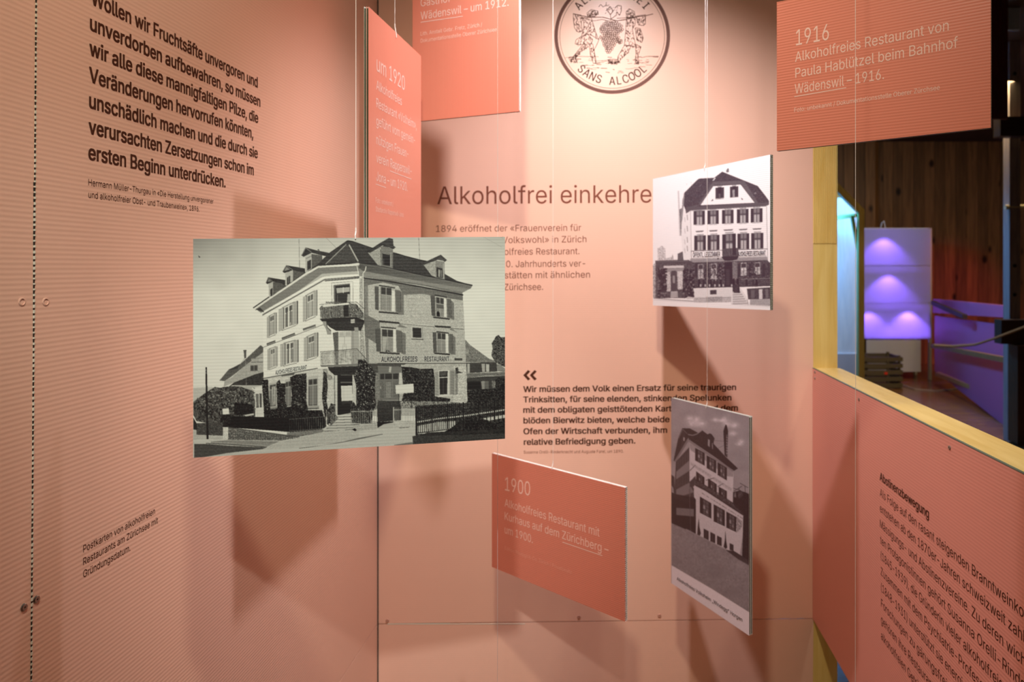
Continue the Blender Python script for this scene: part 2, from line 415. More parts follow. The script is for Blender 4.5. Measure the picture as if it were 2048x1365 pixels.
# ground
for i in range(95):
    x = rng.uniform(380, 1600); y = rng.uniform(770, 1000)
    if abs(x - 985) > 620 - (y - 770) * 1.25: continue
    l = rng.uniform(20, 90); el([(x, y), (x + l, y + rng.uniform(-8, 8))], rng.choice((4, 5, 8)))
el([(340, 790), (500, 770), (800, 775)], 5); el([(1380, 790), (1460, 770), (1620, 768)], 6); hatch([(930, 820), (1060, 820), (1060, 870), (930, 860)], 26)
p.build('emblem_drawing', EM, wb)

wr = root('wall_right', (XR, 1.2, 0), kind='structure')
SILL = PLR.hit(1627, 738).z
bot = EYE - 1.205
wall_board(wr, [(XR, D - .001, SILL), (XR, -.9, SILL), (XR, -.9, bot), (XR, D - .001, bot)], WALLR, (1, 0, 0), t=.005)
MB().box((XR - .0004, -.9, SILL + .0002), (XR + .0052, D - .002, SILL + .0022)).build('board_edge', mat('edge_dark', (.10, .15, .12), .4), wr)
for px, py in ((1621.5, 745), (1622, 757), (1718, 799.5), (1899.5, 896)):
    disc(wr, 'screw', PLR, max(px, 1630), py, .0048, SCREW, .002, .0015)
MB().box((XR + .0055, -.9, SILL - .09), (XR + .05, D - .002, SILL - .004)).build('rail', PINE, wr)
p = Print(PLR)
p.text('Abstinenzbewegung', (1759.8, 960.5), 1857.6, 16, .018, vp=True)
p.build('heading_lettering', INK, wr)
p = Print(PLR)
for s, a, e in (('Als Folge auf den rasant steigenden Branntweinko', (1759.8, 992.5), 2047),
    ('entstehen ab den 1870er-Jahren schweizweit zahl', (1759.8, 1023.7), 2050),
    ('Mässigungs- und Abstinenzvereine. Zu deren wich', (1759.8, 1055), 2050),
    ('ten Protagonistinnen gehört Susanna Orelli-Rinder', (1760.4, 1087), 2058),
    ('(1845-1939), die Gründerin vieler alkoholfreier', (1761.4, 1118.5), 2012),
    ('Zusammen mit dem Psychiatrie-Professor', (1761.4, 1150), 1981),
    ('(1848-1931) unterstützt sie energisch', (1762, 1182), 1946),
    ('Forschungen zu gärungsfreien', (1762, 1213.5), 1908),
    ('gehören ihre Restaurants', (1762, 1246), 1873),
    ('alkoholfreien Getränken', (1762, 1278), 1861)): p.text(s, a, e, 16, .002, vp=True)
p.build('text_lettering', INK, wr)

# pine sill on the low wall and the corner upright
SW = .094
t1 = MB().box((XR + .0002, -.9, SILL - .004), (XR + SW, D + .001, SILL + .0002)); t1 = t1.build('trim_1', PINE); t1['kind'] = 'structure'
t1.name = 'trim_1'
xa, xb = XR - .012, XR + .078
px_ = bz(1668, 300).x
post = MB().box((xa + .012, D + .001, 0), (px_ + .012, D + .09, SILL + 1.9)).build('trim_2', PINEV); post['kind'] = 'structure'
rid = MB(); n = 13; z0 = bz(1650, 487).z; x0 = xa + .014; wdt = (px_ + .008 - x0) / n
for i in range(n): rid.box((x0 + i * wdt + .0018, D - .0020, z0), (x0 + (i + 1) * wdt - .0016, D + .0012, SILL + 1.9))
rid.build('grooved_facing', PINEV, post)

# ------------------------------------------------------------------ the little raster engine for the printed photographs
NOI = np.random.RandomState(5)
class Ras:
    def __init__(s, x0, y0, x1, y1, ss=2, zoom=1., ox=0, oy=0, bg=200):
        s.x0, s.y0, s.ss = x0, y0, ss; s.w = int((x1 - x0) * ss); s.h = int((y1 - y0) * ss)
        s.a = np.full((s.h, s.w), float(bg)); s.zoom, s.ox, s.oy = zoom, ox, oy; s.off = (0, 0)
        def nf(k):
            b = NOI.randn(s.h // k + 3, s.w // k + 3)
            yy = np.arange(s.h) / k; xx = np.arange(s.w) / k; yi = yy.astype(int); xi = xx.astype(int); fy = (yy - yi)[:, None]; fx = (xx - xi)[None]
            return (b[yi][:, xi] * (1 - fx) + b[yi][:, xi + 1] * fx) * (1 - fy) + (b[yi + 1][:, xi] * (1 - fx) + b[yi + 1][:, xi + 1] * fx) * fy
        s.n = {1: nf(2), 2: nf(4), 3: nf(8), 4: nf(40)}
    def P(s, x, y): return ((s.ox + (x + s.off[0]) / s.zoom - s.x0) * s.ss, (s.oy + (y + s.off[1]) / s.zoom - s.y0) * s.ss)
    def _mask(s, pts):
        q = np.array([s.P(*p) for p in pts]); xa = max(0, int(q[:, 0].min())); xb = min(s.w, int(q[:, 0].max()) + 2); ya = max(0, int(q[:, 1].min())); yb = min(s.h, int(q[:, 1].max()) + 2)
        if xa >= xb or ya >= yb: return None
        X = np.arange(xa, xb)[None] + .5; Y = np.arange(ya, yb)[:, None] + .5; m = np.zeros((yb - ya, xb - xa), bool)
        for (x0, y0), (x1, y1) in zip(q, np.roll(q, -1, 0)):
            if y0 == y1: continue
            m ^= ((y0 > Y) != (y1 > Y)) & (X < (x1 - x0) * (Y - y0) / (y1 - y0) + x0)
        return slice(ya, yb), slice(xa, xb), m
    def p(s, pts, v, v2=None, noise=0, k=1, thr=None):
        r = s._mask(pts)
        if r is None: return
        sy, sx, m = r; h, w_ = m.shape; val = np.full(m.shape, float(v))
        if v2 is not None: val = v + (v2 - v) * (np.arange(h) / max(1, h - 1))[:, None] * np.ones(m.shape)
        if noise: val = val + noise * s.n[k][sy, sx] + noise * .5 * s.n[1][sy, sx]
        if thr is not None: val = np.where(s.n[k][sy, sx] > .6, thr, val)
        a = s.a[sy, sx]; a[m] = val[m]
    def l(s, pts, wd, v, noise=0):
        for (x0, y0), (x1, y1) in zip(pts, pts[1:]):
            dx, dy = x1 - x0, y1 - y0; d = math.hypot(dx, dy) or 1; nx, ny = -dy / d * wd / 2, dx / d * wd / 2
            s.p([(x0 + nx, y0 + ny), (x1 + nx, y1 + ny), (x1 - nx, y1 - ny), (x0 - nx, y0 - ny)], v, noise=noise)
    def q(s, x0, t0, b0, x1, t1, b1, v, **k): s.p([(x0, t0), (x1, t1), (x1, b1), (x0, b0)], v, **k)
    def sub(s, Q, u0, v0, u1, v1, val, **k):
        (x0, t0, b0, x1, t1, b1) = Q
        f = lambda u, v: (x0 + (x1 - x0) * u, (t0 + (t1 - t0) * u) * (1 - v) + (b0 + (b1 - b0) * u) * v)
        s.p([f(u0, v0), f(u1, v0), f(u1, v1), f(u0, v1)], val, **k)
    def soft(s, x, y, rx, ry, v, a=1.):
        cx, cy = s.P(x, y); rx *= s.ss / s.zoom; ry *= s.ss / s.zoom
        X = np.arange(s.w)[None]; Y = np.arange(s.h)[:, None]; d = ((X - cx) / rx) ** 2 + ((Y - cy) / ry) ** 2
        al = a * np.exp(-d * 1.6) * (1 + .25 * s.n[3]); al = np.clip(al, 0, 1); s.a = s.a * (1 - al) + v * al
    def blur(s, n=1):
        for _ in range(n):
            s.a = (np.roll(s.a, 1, 0) + 2 * s.a + np.roll(s.a, -1, 0)) / 4; s.a = (np.roll(s.a, 1, 1) + 2 * s.a + np.roll(s.a, -1, 1)) / 4
    def sample(s, px, py):
        x = np.clip((px - s.x0) * s.ss - .5, 0, s.w - 1.001); y = np.clip((py - s.y0) * s.ss - .5, 0, s.h - 1.001)
        xi = x.astype(int); yi = y.astype(int); fx = x - xi; fy = y - yi; a = s.a
        return (a[yi, xi] * (1 - fx) + a[yi, xi + 1] * fx) * (1 - fy) + (a[yi + 1, xi] * (1 - fx) + a[yi + 1, xi + 1] * fx) * fy
# ---- photograph 1: corner restaurant (drawn in print coordinates, zoom 5.688)
R1 = Ras(383, 472, 1016, 918, 2, 5.688, 370, 460, bg=215); r = R1
Z = lambda dx, dy: setattr(r, 'off', (dx, dy))
r.a[:] = 150 + 72 * np.clip(np.arange(r.h)[:, None] / (r.h * .26), 0, 1) ** .8
r.a += (np.clip(np.arange(r.w)[None] / (r.w * .35), 0, 1) - 1) * 25 * (1 - np.clip(np.arange(r.h)[:, None] / (r.h * .4), 0, 1)) + 26 * np.clip(np.arange(r.w)[None] / (r.w * .3), 0, 1) * (1 - np.clip(np.arange(r.h)[:, None] / (r.h * .26), 0, 1))
r.a += 2 * r.n[4]
r.l([(1297, 105), (1303, 430)], 5, 110); r.l([(1605, 90), (1720, 205)], 4, 130)
r.p([(150, 290), (175, 310), (160, 320)], 60)
# left house behind and hills
Z(0, 1308)
r.p([(95, 490), (300, 480), (450, 520), (450, 600), (95, 650)], 188, noise=3)
r.p([(450, 410), (520, 380), (740, 190), (890, 90), (890, 340), (540, 440), (440, 475)], 165, noise=6)
r.p([(390, 410), (490, 290), (640, 210), (860, 5), (892, 30), (892, 85), (720, 210), (520, 370), (450, 412)], 88, noise=9)
r.p([(490, 285), (580, 245), (620, 225), (600, 270), (520, 290)], 60)
r.l([(755, 175), (890, 165)], 40, 190); [r.l([(760 + i * 14, 160), (760 + i * 14, 200)], 4, 110) for i in range(10)]; r.l([(750, 160), (890, 150)], 5, 90); r.l([(750, 203), (890, 198)], 5, 90)
r.p([(745, 238), (825, 232), (825, 295), (745, 298)], 70); r.l([(785, 236), (785, 297)], 5, 150); r.l([(736, 300), (834, 296)], 6, 120)
r.p([(555, 465), (890, 455), (890, 540), (640, 510)], 172)
r.p([(480, 490), (560, 430), (790, 340), (895, 310), (895, 420), (870, 462), (540, 462)], 48, noise=10)
for i in range(6): r.l([(560, 440 + i * 4), (890, 330 + i * 22)], 2, 75)
r.p([(668, 70), (696, 66), (698, 150), (674, 158)], 85); r.p([(664, 62), (700, 60), (700, 70), (664, 72)], 60)
r.l([(640, 210), (672, 160), (690, 190), (698, 500)], 4, 150)
# facade, sunlit left side
Z(0, 0)
r.p([(888, 962), (1590, 585), (1985, 545), (1990, 1040), (1995, 2150), (1560, 2140), (905, 2150), (893, 1690)], 224, noise=3)
r.p([(900, 1690), (1570, 1575), (1990, 1575), (1990, 2150), (905, 2150)], 196, noise=9)
# right facade
r.p([(2020, 545), (2500, 610), (3160, 740), (3180, 1130), (3208, 1965), (2600, 2120), (2030, 2120)], 176, noise=11, k=1)
r.p([(1985, 545), (2030, 545), (2035, 2120), (1990, 2120)], 165, noise=22)
r.p([(2035, 560), (2080, 570), (2095, 2000), (2035, 2000)], 122, noise=8)
r.p([(2035, 540), (3160, 740), (3160, 805), (2700, 730), (2480, 740), (2430, 640), (2250, 600), (2035, 640)], 105, noise=7)
r.p([(2035, 950), (2215, 1045), (2215, 1120), (2180, 1300), (2035, 1200)], 108, noise=8)
# soffit left
r.p([(800, 900), (1180, 650), (1520, 430), (1980, 410), (1990, 530), (1580, 535), (890, 962)], 120, noise=5)
r.p([(880, 930), (1300, 690), (1560, 500), (1985, 470), (1985, 520), (1580, 525), (890, 955)], 176)
r.l([(870, 955), (1580, 540), (1985, 515)], 22, 226)
r.l([(880, 972), (1590, 565), (1985, 535)], 13, 95); r.l([(1590, 582), (1980, 548)], 9, 40)
r.p([(800, 905), (900, 940), (895, 925), (850, 880)], 60)
# eave right
Z(1820, 0)
r.p([(155, 370), (400, 410), (900, 520), (1450, 635), (1430, 668), (1340, 708), (1335, 735), (900, 640), (215, 535), (160, 520)], 70, v2=120, noise=5)
r.p([(160, 440), (210, 470), (900, 592), (1420, 672), (1345, 712), (900, 622), (215, 532), (160, 515)], 132, noise=4)
r.l([(195, 545), (520, 590), (900, 655), (1345, 742)], 15, 35); r.l([(130, 380), (160, 530)], 8, 220)
# roof
Z(0, 0)
r.p([(1380, 480), (1500, 398), (1640, 265), (1760, 180), (1850, 120), (1900, 130), (2120, 200), (2400, 262), (2665, 345), (2760, 362), (2960, 505), (3090, 580), (3270, 632), (2950, 570), (2720, 520), (2360, 440), (2220, 405), (1980, 367), (1877, 385), (1510, 408)], 52, noise=7)
r.p([(1845, 165), (1610, 390), (1965, 358)], 66, noise=8); r.l([(1835, 165), (1600, 392)], 12, 150); r.l([(1845, 165), (1600, 400)], 3, 40)
r.l([(1866, 168), (1970, 360)], 16, 165); r.l([(1880, 168), (1985, 360)], 5, 40); r.l([(1640, 268), (1850, 122), (1900, 130), (2120, 204)], 8, 28)
Z(1820, 0); r.l([(160, 370), (400, 402), (540, 440), (900, 520), (1130, 563), (1450, 632)], 13, 38); r.l([(160, 388), (540, 452), (1130, 578), (1440, 645)], 5, 120)
r.l([(540, 262), (850, 342), (930, 358)], 9, 25)
Z(0, 0); r.l([(775, 890), (960, 762), (1140, 642), (1370, 483), (1510, 405), (1877, 382), (1980, 368)], 12, 42)
r.l([(785, 905), (965, 782), (1145, 660), (1375, 500), (1515, 425), (1877, 402), (1985, 390)], 17, 214); r.l([(800, 918), (970, 798), (1380, 515), (1520, 440), (1985, 408)], 4, 100)
# dormers, left row
def dorm(gx, gy, pts_roof, side, front, win):
    r.p(side, 84, noise=8); r.p(pts_roof, 50, noise=6); r.p(front, 172); r.p(win, 52); 
dorm(0, 0, [(920, 600), (945, 540), (1140, 572), (1140, 640), (1100, 610), (1000, 590), (935, 618)], [(998, 595), (1140, 590), (1140, 642), (1000, 748)], [(950, 612), (1000, 590), (1000, 748), (955, 770)], [(970, 680), (994, 660), (994, 748), (972, 762)])
r.p([(940, 592), (952, 558), (985, 585)], 125); r.l([(920, 606), (948, 545), (1000, 590)], 6, 110)
dorm(0, 0, [(1108, 475), (1150, 403), (1365, 440), (1365, 490), (1240, 462), (1130, 492)], [(1225, 462), (1365, 480), (1370, 484), (1228, 580)], [(1140, 497), (1228, 455), (1230, 582), (1145, 640)], [(1160, 545), (1196, 520), (1197, 605), (1162, 630)])
r.p([(1128, 470), (1152, 420), (1195, 450)], 130); r.l([(1110, 478), (1152, 408), (1225, 455)], 7, 120); r.l([(1180, 520), (1180, 610)], 4, 140)
dorm(0, 0, [(1322, 292), (1370, 200), (1500, 235), (1670, 268), (1600, 300), (1440, 262), (1350, 308)], [(1438, 275), (1560, 290), (1560, 345), (1500, 398), (1440, 440)], [(1368, 308), (1440, 268), (1442, 440), (1372, 490)], [(1390, 360), (1432, 338), (1434, 440), (1392, 462)])
r.p([(1345, 288), (1372, 225), (1410, 255)], 45); r.l([(1325, 296), (1372, 205), (1440, 255)], 8, 120); r.l([(1375, 330), (1438, 296)], 8, 120); r.p([(1505, 228), (1520, 220), (1532, 240)], 40)
# dormers, right row
Z(1820, 0)
r.p([(262, 262), (400, 185), (410, 410), (370, 398)], 150, noise=10); r.p([(250, 250), (390, 155), (500, 92), (546, 105), (552, 180), (577, 200), (545, 218), (440, 170), (400, 195), (285, 262)], 50, noise=5)
r.p([(405, 190), (470, 195), (545, 215), (545, 440), (410, 408)], 112, noise=6); r.p([(420, 190), (480, 150), (540, 205)], 60); r.p([(425, 265), (512, 280), (512, 412), (430, 400)], 30); r.l([(520, 260), (520, 420)], 10, 140); r.l([(430, 268), (510, 282)], 9, 120); r.l([(440, 330), (440, 400)], 6, 95)
r.l([(250, 252), (395, 158), (560, 215)], 7, 28)
r.p([(890, 395), (1030, 345), (1032, 540), (985, 520)], 155, noise=12); r.p([(865, 388), (1020, 315), (1090, 283), (1160, 345), (1135, 365), (1090, 330), (1030, 350), (900, 398)], 55, noise=5)
r.p([(1030, 350), (1132, 362), (1135, 565), (1032, 542)], 126, noise=6); r.p([(1040, 340), (1090, 305), (1140, 355)], 70); r.p([(1040, 425), (1110, 440), (1112, 550), (1045, 540)], 38); r.p([(1062, 450), (1085, 455), (1080, 540), (1062, 535)], 150); r.p([(1088, 455), (1105, 460), (1105, 545), (1088, 540)], 120); r.l([(1120, 380), (1122, 560)], 9, 170)
r.l([(838, 85), (850, 335)], 4, 95); r.l([(1560, 72), (1790, 200)], 3, 150); r.l([(1755, 72), (1800, 98)], 3, 140)
r.l([(240, 415), (232, 460), (206, 495), (206, 560), (212, 1030), (235, 1500)], 11, 205); r.l([(218, 560), (224, 1030)], 5, 60)
# windows on the left side
def wl_(Q, cur=True):
    (x0, t0, b0, x1, t1, b1) = Q
    r.sub(Q, -.02, -.02, 1.02, 1.02, 120)
    r.sub(Q, 0, 0, .24, 1, 178); r.sub(Q, .76, 0, 1, 1, 172); r.sub(Q, .27, -.01, .75, .99, 206)
    r.sub(Q, .34, .05, .72, .95, 96); r.sub(Q, .36, .33, .5, .93, 172); r.sub(Q, .55, .33, .68, .93, 160); r.sub(Q, .51, .03, .545, .95, 220); r.sub(Q, .34, .28, .72, .33, 200)
    r.sub(Q, .235, 0, .27, 1, 55); r.sub(Q, .985, 0, 1.03, .99, 45); r.sub(Q, .1, .05, .12, .95, 130); r.sub(Q, .86, .05, .88, .95, 125)
    r.sub(Q, .2, .99, .92, 1.03, 225); r.sub(Q, .15, 1.03, .92, 1.05, 70); r.sub(Q, .15, -.05, .85, -.03, 90)
Z(0, 0)
for Q in ((935, 1000, 1225, 1040, 945, 1180), (1070, 912, 1150, 1278, 812, 1072), (1345, 772, 1040, 1500, 690, 970),
          (940, 1368, 1592, 1050, 1330, 1550), (1090, 1308, 1552, 1286, 1255, 1503), (1357, 1238, 1490, 1510, 1172, 1440)): wl_(Q)
for Q in ((1070, 912, 1150, 1278, 812, 1072), (1090, 1308, 1552, 1286, 1255, 1503)): r.sub(Q, .40, .05, .46, .95, 70); r.sub(Q, .49, 0, .56, 1, 215); r.sub(Q, .6, .06, .64, .8, 70)
r.l([(885, 1340), (1570, 1080)], 5, 80)
for a, b, c, d in ((930, 1308, 1028, 1272), (1102, 1243, 1252, 1186), (1343, 1140, 1487, 1092)): r.l([(a, b), (c, d)], 22, 95); r.l([(a, b - 13), (c, d - 13)], 5, 50); r.l([(a + 5, b + 3), (c, d + 3)], 4, 180)
# windows on the right facade
Z(1820, 0)
def wr_(ls, gl, jb, rs, shw, lint, sill, curtain):
    r.p(shw, 112, noise=6); r.p(ls, 92); r.p(rs, 118)
    def slats(Q4):
        (a, b, c, d) = Q4
        for k in range(26):
            t = (k + .5) / 26; x0 = a[0] + (d[0] - a[0]) * t; y0 = a[1] + (d[1] - a[1]) * t; x1 = b[0] + (c[0] - b[0]) * t; y1 = b[1] + (c[1] - b[1]) * t; r.l([(x0 + 7, y0), (x1 - 7, y1)], 3.5, 62)
    slats(ls); slats(rs); r.l([ls[0], ls[3]], 5, 48); r.l([rs[1], rs[2]], 5, 55); r.l([rs[0], rs[3]], 5, 75)
    r.p(gl, 58); (a, b, c, d) = gl; m = lambda p_, q_, t: (p_[0] + (q_[0] - p_[0]) * t, p_[1] + (q_[1] - p_[1]) * t)
    r.p([m(a, d, .33), m(b, c, .33), c, d], 138, noise=6)
    if curtain: r.p([m(a, d, .36), m(m(a, b, .45), m(d, c, .45), .36), m(m(a, b, .35), m(d, c, .35), .7), m(m(a, b, .2), m(d, c, .2), .98), d], 168); r.p([m(m(a, b, .45), m(d, c, .45), .9), m(m(a, b, .3), m(d, c, .3), 1), m(m(a, b, .75), m(d, c, .75), 1)], 25)
    else:
        for k in range(5): r.l([m(m(a, b, .1 + k * .18), m(d, c, .1 + k * .18), .36), m(m(a, b, .1 + k * .18), m(d, c, .1 + k * .18), .97)], 3, 112)
    r.l([m(a, d, .33), m(b, c, .33)], 9, 165); r.l([m(a, b, .5), m(d, c, .5)], 8, 160); r.l([a, d], 7, 120); r.p(jb, 212); r.l(lint, 14, 52); r.l(sill, 17, 48); r.l([(x, y - 12) for x, y in sill], 5, 150)
wr_([(340, 642), (385, 646), (385, 918), (348, 905)], [(408, 650), (528, 665), (528, 925), (408, 912)], [(534, 690), (566, 700), (566, 932), (530, 928)], [(572, 682), (630, 690), (636, 938), (582, 936)], [(630, 700), (668, 740), (670, 968), (600, 965), (600, 930)], [(385, 632), (570, 662)], [(385, 936), (605, 952)], False)
wr_([(975, 747), (1025, 752), (1030, 992), (990, 976)], [(1036, 765), (1124, 782), (1126, 992), (1042, 986)], [(1124, 782), (1155, 788), (1156, 994), (1126, 992)], [(1158, 782), (1202, 788), (1212, 1002), (1166, 1000)], [(1202, 800), (1240, 832), (1242, 1025), (1195, 1012)], [(1020, 742), (1162, 768)], [(1005, 996), (1192, 1016)], False)
r.p([(1045, 935), (1060, 925), (1078, 945), (1080, 988), (1044, 984)], 20); r.p([(1040, 845), (1124, 856), (1124, 900), (1045, 890)], 90)
r.p([(385, 1030), (620, 1052), (620, 1070), (390, 1055)], 42); r.l([(215, 1040), (390, 1050), (1030, 1105), (1355, 1132)], 5, 88); r.l([(640, 1060), (1355, 1120)], 6, 198); r.p([(1020, 1088), (1205, 1100), (1205, 1116), (1030, 1110)], 48); r.p([(620, 1072), (720, 1120), (600, 1105)], 118); r.p([(1205, 1116), (1275, 1165), (1190, 1140)], 125)
r.p([(748, 1094), (888, 1104), (893, 1248), (755, 1242)], 186); r.p([(768, 1112), (868, 1118), (870, 1230), (772, 1226)], 46); r.l([(757, 1243), (893, 1249)], 9, 62); r.l([(880, 1110), (886, 1240)], 6, 110)
wr_([(348, 1126), (405, 1120), (410, 1392), (362, 1385)], [(420, 1132), (546, 1142), (546, 1388), (426, 1386)], [(550, 1130), (580, 1118), (582, 1392), (548, 1390)], [(582, 1140), (640, 1150), (652, 1398), (592, 1396)], [(640, 1160), (690, 1182), (692, 1418), (640, 1412)], [(408, 1108), (580, 1122)], [(395, 1398), (622, 1412)], True)
wr_([(1000, 1166), (1040, 1166), (1046, 1402), (1010, 1398)], [(1052, 1172), (1142, 1182), (1146, 1400), (1056, 1394)], [(1144, 1182), (1176, 1190), (1178, 1402), (1146, 1400)], [(1178, 1182), (1222, 1186), (1228, 1406), (1182, 1404)], [(1224, 1200), (1256, 1222), (1258, 1422), (1200, 1418)], [(1040, 1160), (1180, 1176)], [(1015, 1404), (1194, 1420)], False)
r.p([(1246, 1460), (1334, 1462), (1334, 1488), (1246, 1486)], 58); r.l([(1258, 1474), (1322, 1476)], 4, 120)
# chamfered corner with the balconies
Z(0, 0)
r.l([(1665, 605), (1877, 590), (1912, 590)], 5, 110); r.l([(1668, 605), (1672, 830)], 5, 120); r.l([(1910, 590), (1912, 830)], 4, 130)
r.p([(1690, 628), (1878, 610), (1882, 850), (1695, 850)], 105); r.p([(1708, 640), (1872, 622), (1872, 850), (1710, 850)], 52); r.p([(1720, 665), (1870, 652), (1870, 705), (1728, 722)], 172); r.l([(1800, 655), (1800, 720)], 10, 205); r.l([(1735, 740), (1735, 840)], 8, 110); r.p([(1850, 730), (1875, 730), (1880, 830), (1842, 830)], 170)
r.p([(1690, 1172), (1900, 1152), (1980, 1160), (1985, 1560), (1700, 1560)], 165); r.p([(1680, 1172), (1742, 1160), (1742, 1545), (1720, 1545)], 92, noise=10); r.p([(1745, 1158), (1890, 1150), (1890, 1545), (1745, 1545)], 208)
r.l([(1745, 1215), (1890, 1210)], 6, 150); r.l([(1815, 1155), (1815, 1330)], 5, 160); r.l([(1800, 1300), (1770, 1540)], 4, 150); r.l([(1830, 1300), (1860, 1540)], 4, 150); r.p([(1890, 1150), (1920, 1150), (1925, 1545), (1890, 1545)], 150); r.p([(1757, 1165), (1805, 1160), (1805, 1208), (1757, 1212)], 175); r.p([(1825, 1160), (1885, 1158), (1885, 1205), (1825, 1208)], 172)
def balcony(x0, y0, x1, y1, x2, y2, hb, dark, seed):
    g_ = random.Random(seed)
    path = lambda t: (x0 + (x1 - x0) * t / .8, y0 + (y1 - y0) * t / .8) if t < .8 else (x1 + (x2 - x1) * (t - .8) / .2, y1 + (y2 - y1) * (t - .8) / .2)
    for i in range(64):
        t = i / 63; x, y = path(t); b = hb * (1 - (.0 if t < .8 else (t - .8) * .6)); sh = -18 * math.sin(math.pi * min(1, t * 3)) * (t < .33)
        r.l([(x, y), (x + sh, y + b * .5), (x + 4, y + b)], 4, dark + g_.uniform(-30, 40))
    for i in range(150):
        t = g_.random(); x, y = path(t); yy = y + g_.uniform(0, hb * .95); r.l([(x, yy), (x + g_.uniform(-9, 9), yy + g_.uniform(-9, 9))], 5, dark + g_.uniform(-50, 90))
# balcony one
r.p([(1530, 890), (1560, 860), (1865, 840), (1950, 840), (2030, 950), (2035, 1010), (1870, 1000), (1560, 1010)], 92, noise=38, k=1)
balcony(1540, 880, 1865, 858, 2025, 960, 140, 105, 1)
r.p([(1800, 860), (1860, 855), (1862, 990), (1805, 990)], 40); r.p([(1558, 862), (1865, 828), (1865, 850), (1575, 880)], 214); r.l([(1530, 850), (1700, 838), (1950, 822), (2040, 900)], 5, 70)
for i in range(22): r.p([(1600 + i * 9, 822 + (i % 3) * 5), (1612 + i * 9, 815), (1608 + i * 9, 838)], 60 + (i * 37 % 70))
r.p([(1532, 1015), (1780, 1000), (1950, 995), (2040, 1030), (2040, 1060), (1950, 1040), (1560, 1045)], 40); r.p([(1580, 1045), (1950, 1030), (2040, 1060), (2000, 1150), (1720, 1150), (1650, 1110)], 50, noise=8)
r.p([(1565, 1042), (1608, 1042), (1612, 1100), (1660, 1140), (1665, 1190), (1620, 1192), (1600, 1120), (1572, 1080)], 150, noise=10); r.l([(1610, 1045), (1618, 1110), (1660, 1150)], 8, 60)
r.p([(1885, 1020), (1930, 1015), (1932, 1060), (1885, 1065)], 180); r.p([(1925, 1110), (1970, 1110), (1978, 1165), (1930, 1165)], 150); r.l([(1890, 1040), (1925, 1040)], 4, 90)
r.p([(1540, 1540), (1820, 1530), (1995, 1520), (2010, 1545), (1820, 1552), (1550, 1562)], 118)
# balcony two
balcony(1540, 1398, 1955, 1358, 2055, 1470, 140, 128, 2)
r.l([(1535, 1390), (1700, 1378), (1955, 1352), (2060, 1470)], 6, 72); r.l([(1550, 1408), (1955, 1372)], 4, 120)
r.p([(1625, 1562), (1995, 1550), (2090, 1545), (2080, 1600), (1990, 1650), (1700, 1655), (1640, 1600)], 44, noise=6); r.p([(1568, 1585), (1620, 1580), (1625, 1640), (1675, 1665), (1680, 1710), (1640, 1712), (1580, 1650)], 150, noise=18)
# street floor of the corner
r.p([(1710, 1660), (2000, 1650), (2000, 2120), (1710, 2120)], 170, noise=10); r.p([(1735, 1655), (1905, 1655), (1905, 2080), (1735, 2112)], 34); r.p([(1770, 1730), (1905, 1728), (1905, 1742), (1770, 1745)], 100)
r.p([(1775, 1775), (1903, 1772), (1905, 1950), (1780, 1950)], 212); [r.l([(1790 + i * 16, 1775), (1790 + i * 16, 1948)], 3, 180) for i in range(7)]; r.p([(1780, 1950), (1905, 1945), (1905, 1990), (1840, 1975), (1785, 1995)], 50); r.l([(1720, 1660), (1728, 2110)], 12, 205); r.l([(1698, 1660), (1705, 2100)], 8, 95)
r.p([(1906, 1650), (1945, 1650), (1950, 2010), (1906, 2080)], 195, noise=10)
# string course, sills, ground floor left side
Z(0, 1308)
r.l([(890, 385), (1050, 355), (1240, 318), (1510, 268)], 9, 70); r.l([(885, 372), (1500, 262)], 6, 205); r.p([(1090, 345), (1250, 318), (1240, 345), (1100, 362)], 90)
for x0, t, b, x1, t1, b1 in ((965, 460, 705, 1035, 448, 695), (1145, 425, 700, 1205, 412, 690), (1405, 398, 695, 1505, 385, 690)):
    Q = (x0, t, b, x1, t1, b1); r.sub(Q, -.12, -.1, 1.12, 1.04, 178); r.sub(Q, 0, 0, 1, 1, 82); r.sub(Q, .12, .25, .9, .96, 122); r.sub(Q, .1, .04, .45, .2, 60); r.sub(Q, .55, .04, .9, .2, 60); r.sub(Q, .46, 0, .53, 1, 150); r.sub(Q, 0, .21, 1, .25, 160); r.sub(Q, .3, .27, .33, .95, 90); r.sub(Q, .72, .27, .75, .95, 90); r.sub(Q, -.18, 1.02, 1.2, 1.1, 150); r.sub(Q, -.15, 1.1, 1.2, 1.13, 60)
r.p([(985, 480), (1030, 470), (1030, 680), (1000, 690)], 170); r.l([(1005, 480), (1012, 690)], 5, 70)
# conservatory
r.p([(757, 490), (875, 470), (885, 500), (885, 530), (800, 525), (770, 512)], 215); r.p([(782, 530), (885, 515), (905, 800), (815, 820), (795, 700)], 205); r.p([(805, 562), (835, 560), (838, 715), (812, 720)], 70); r.p([(846, 556), (872, 554), (872, 712), (850, 715)], 80); r.l([(818, 562), (822, 815)], 5, 190); r.l([(778, 530), (795, 790)], 7, 50)
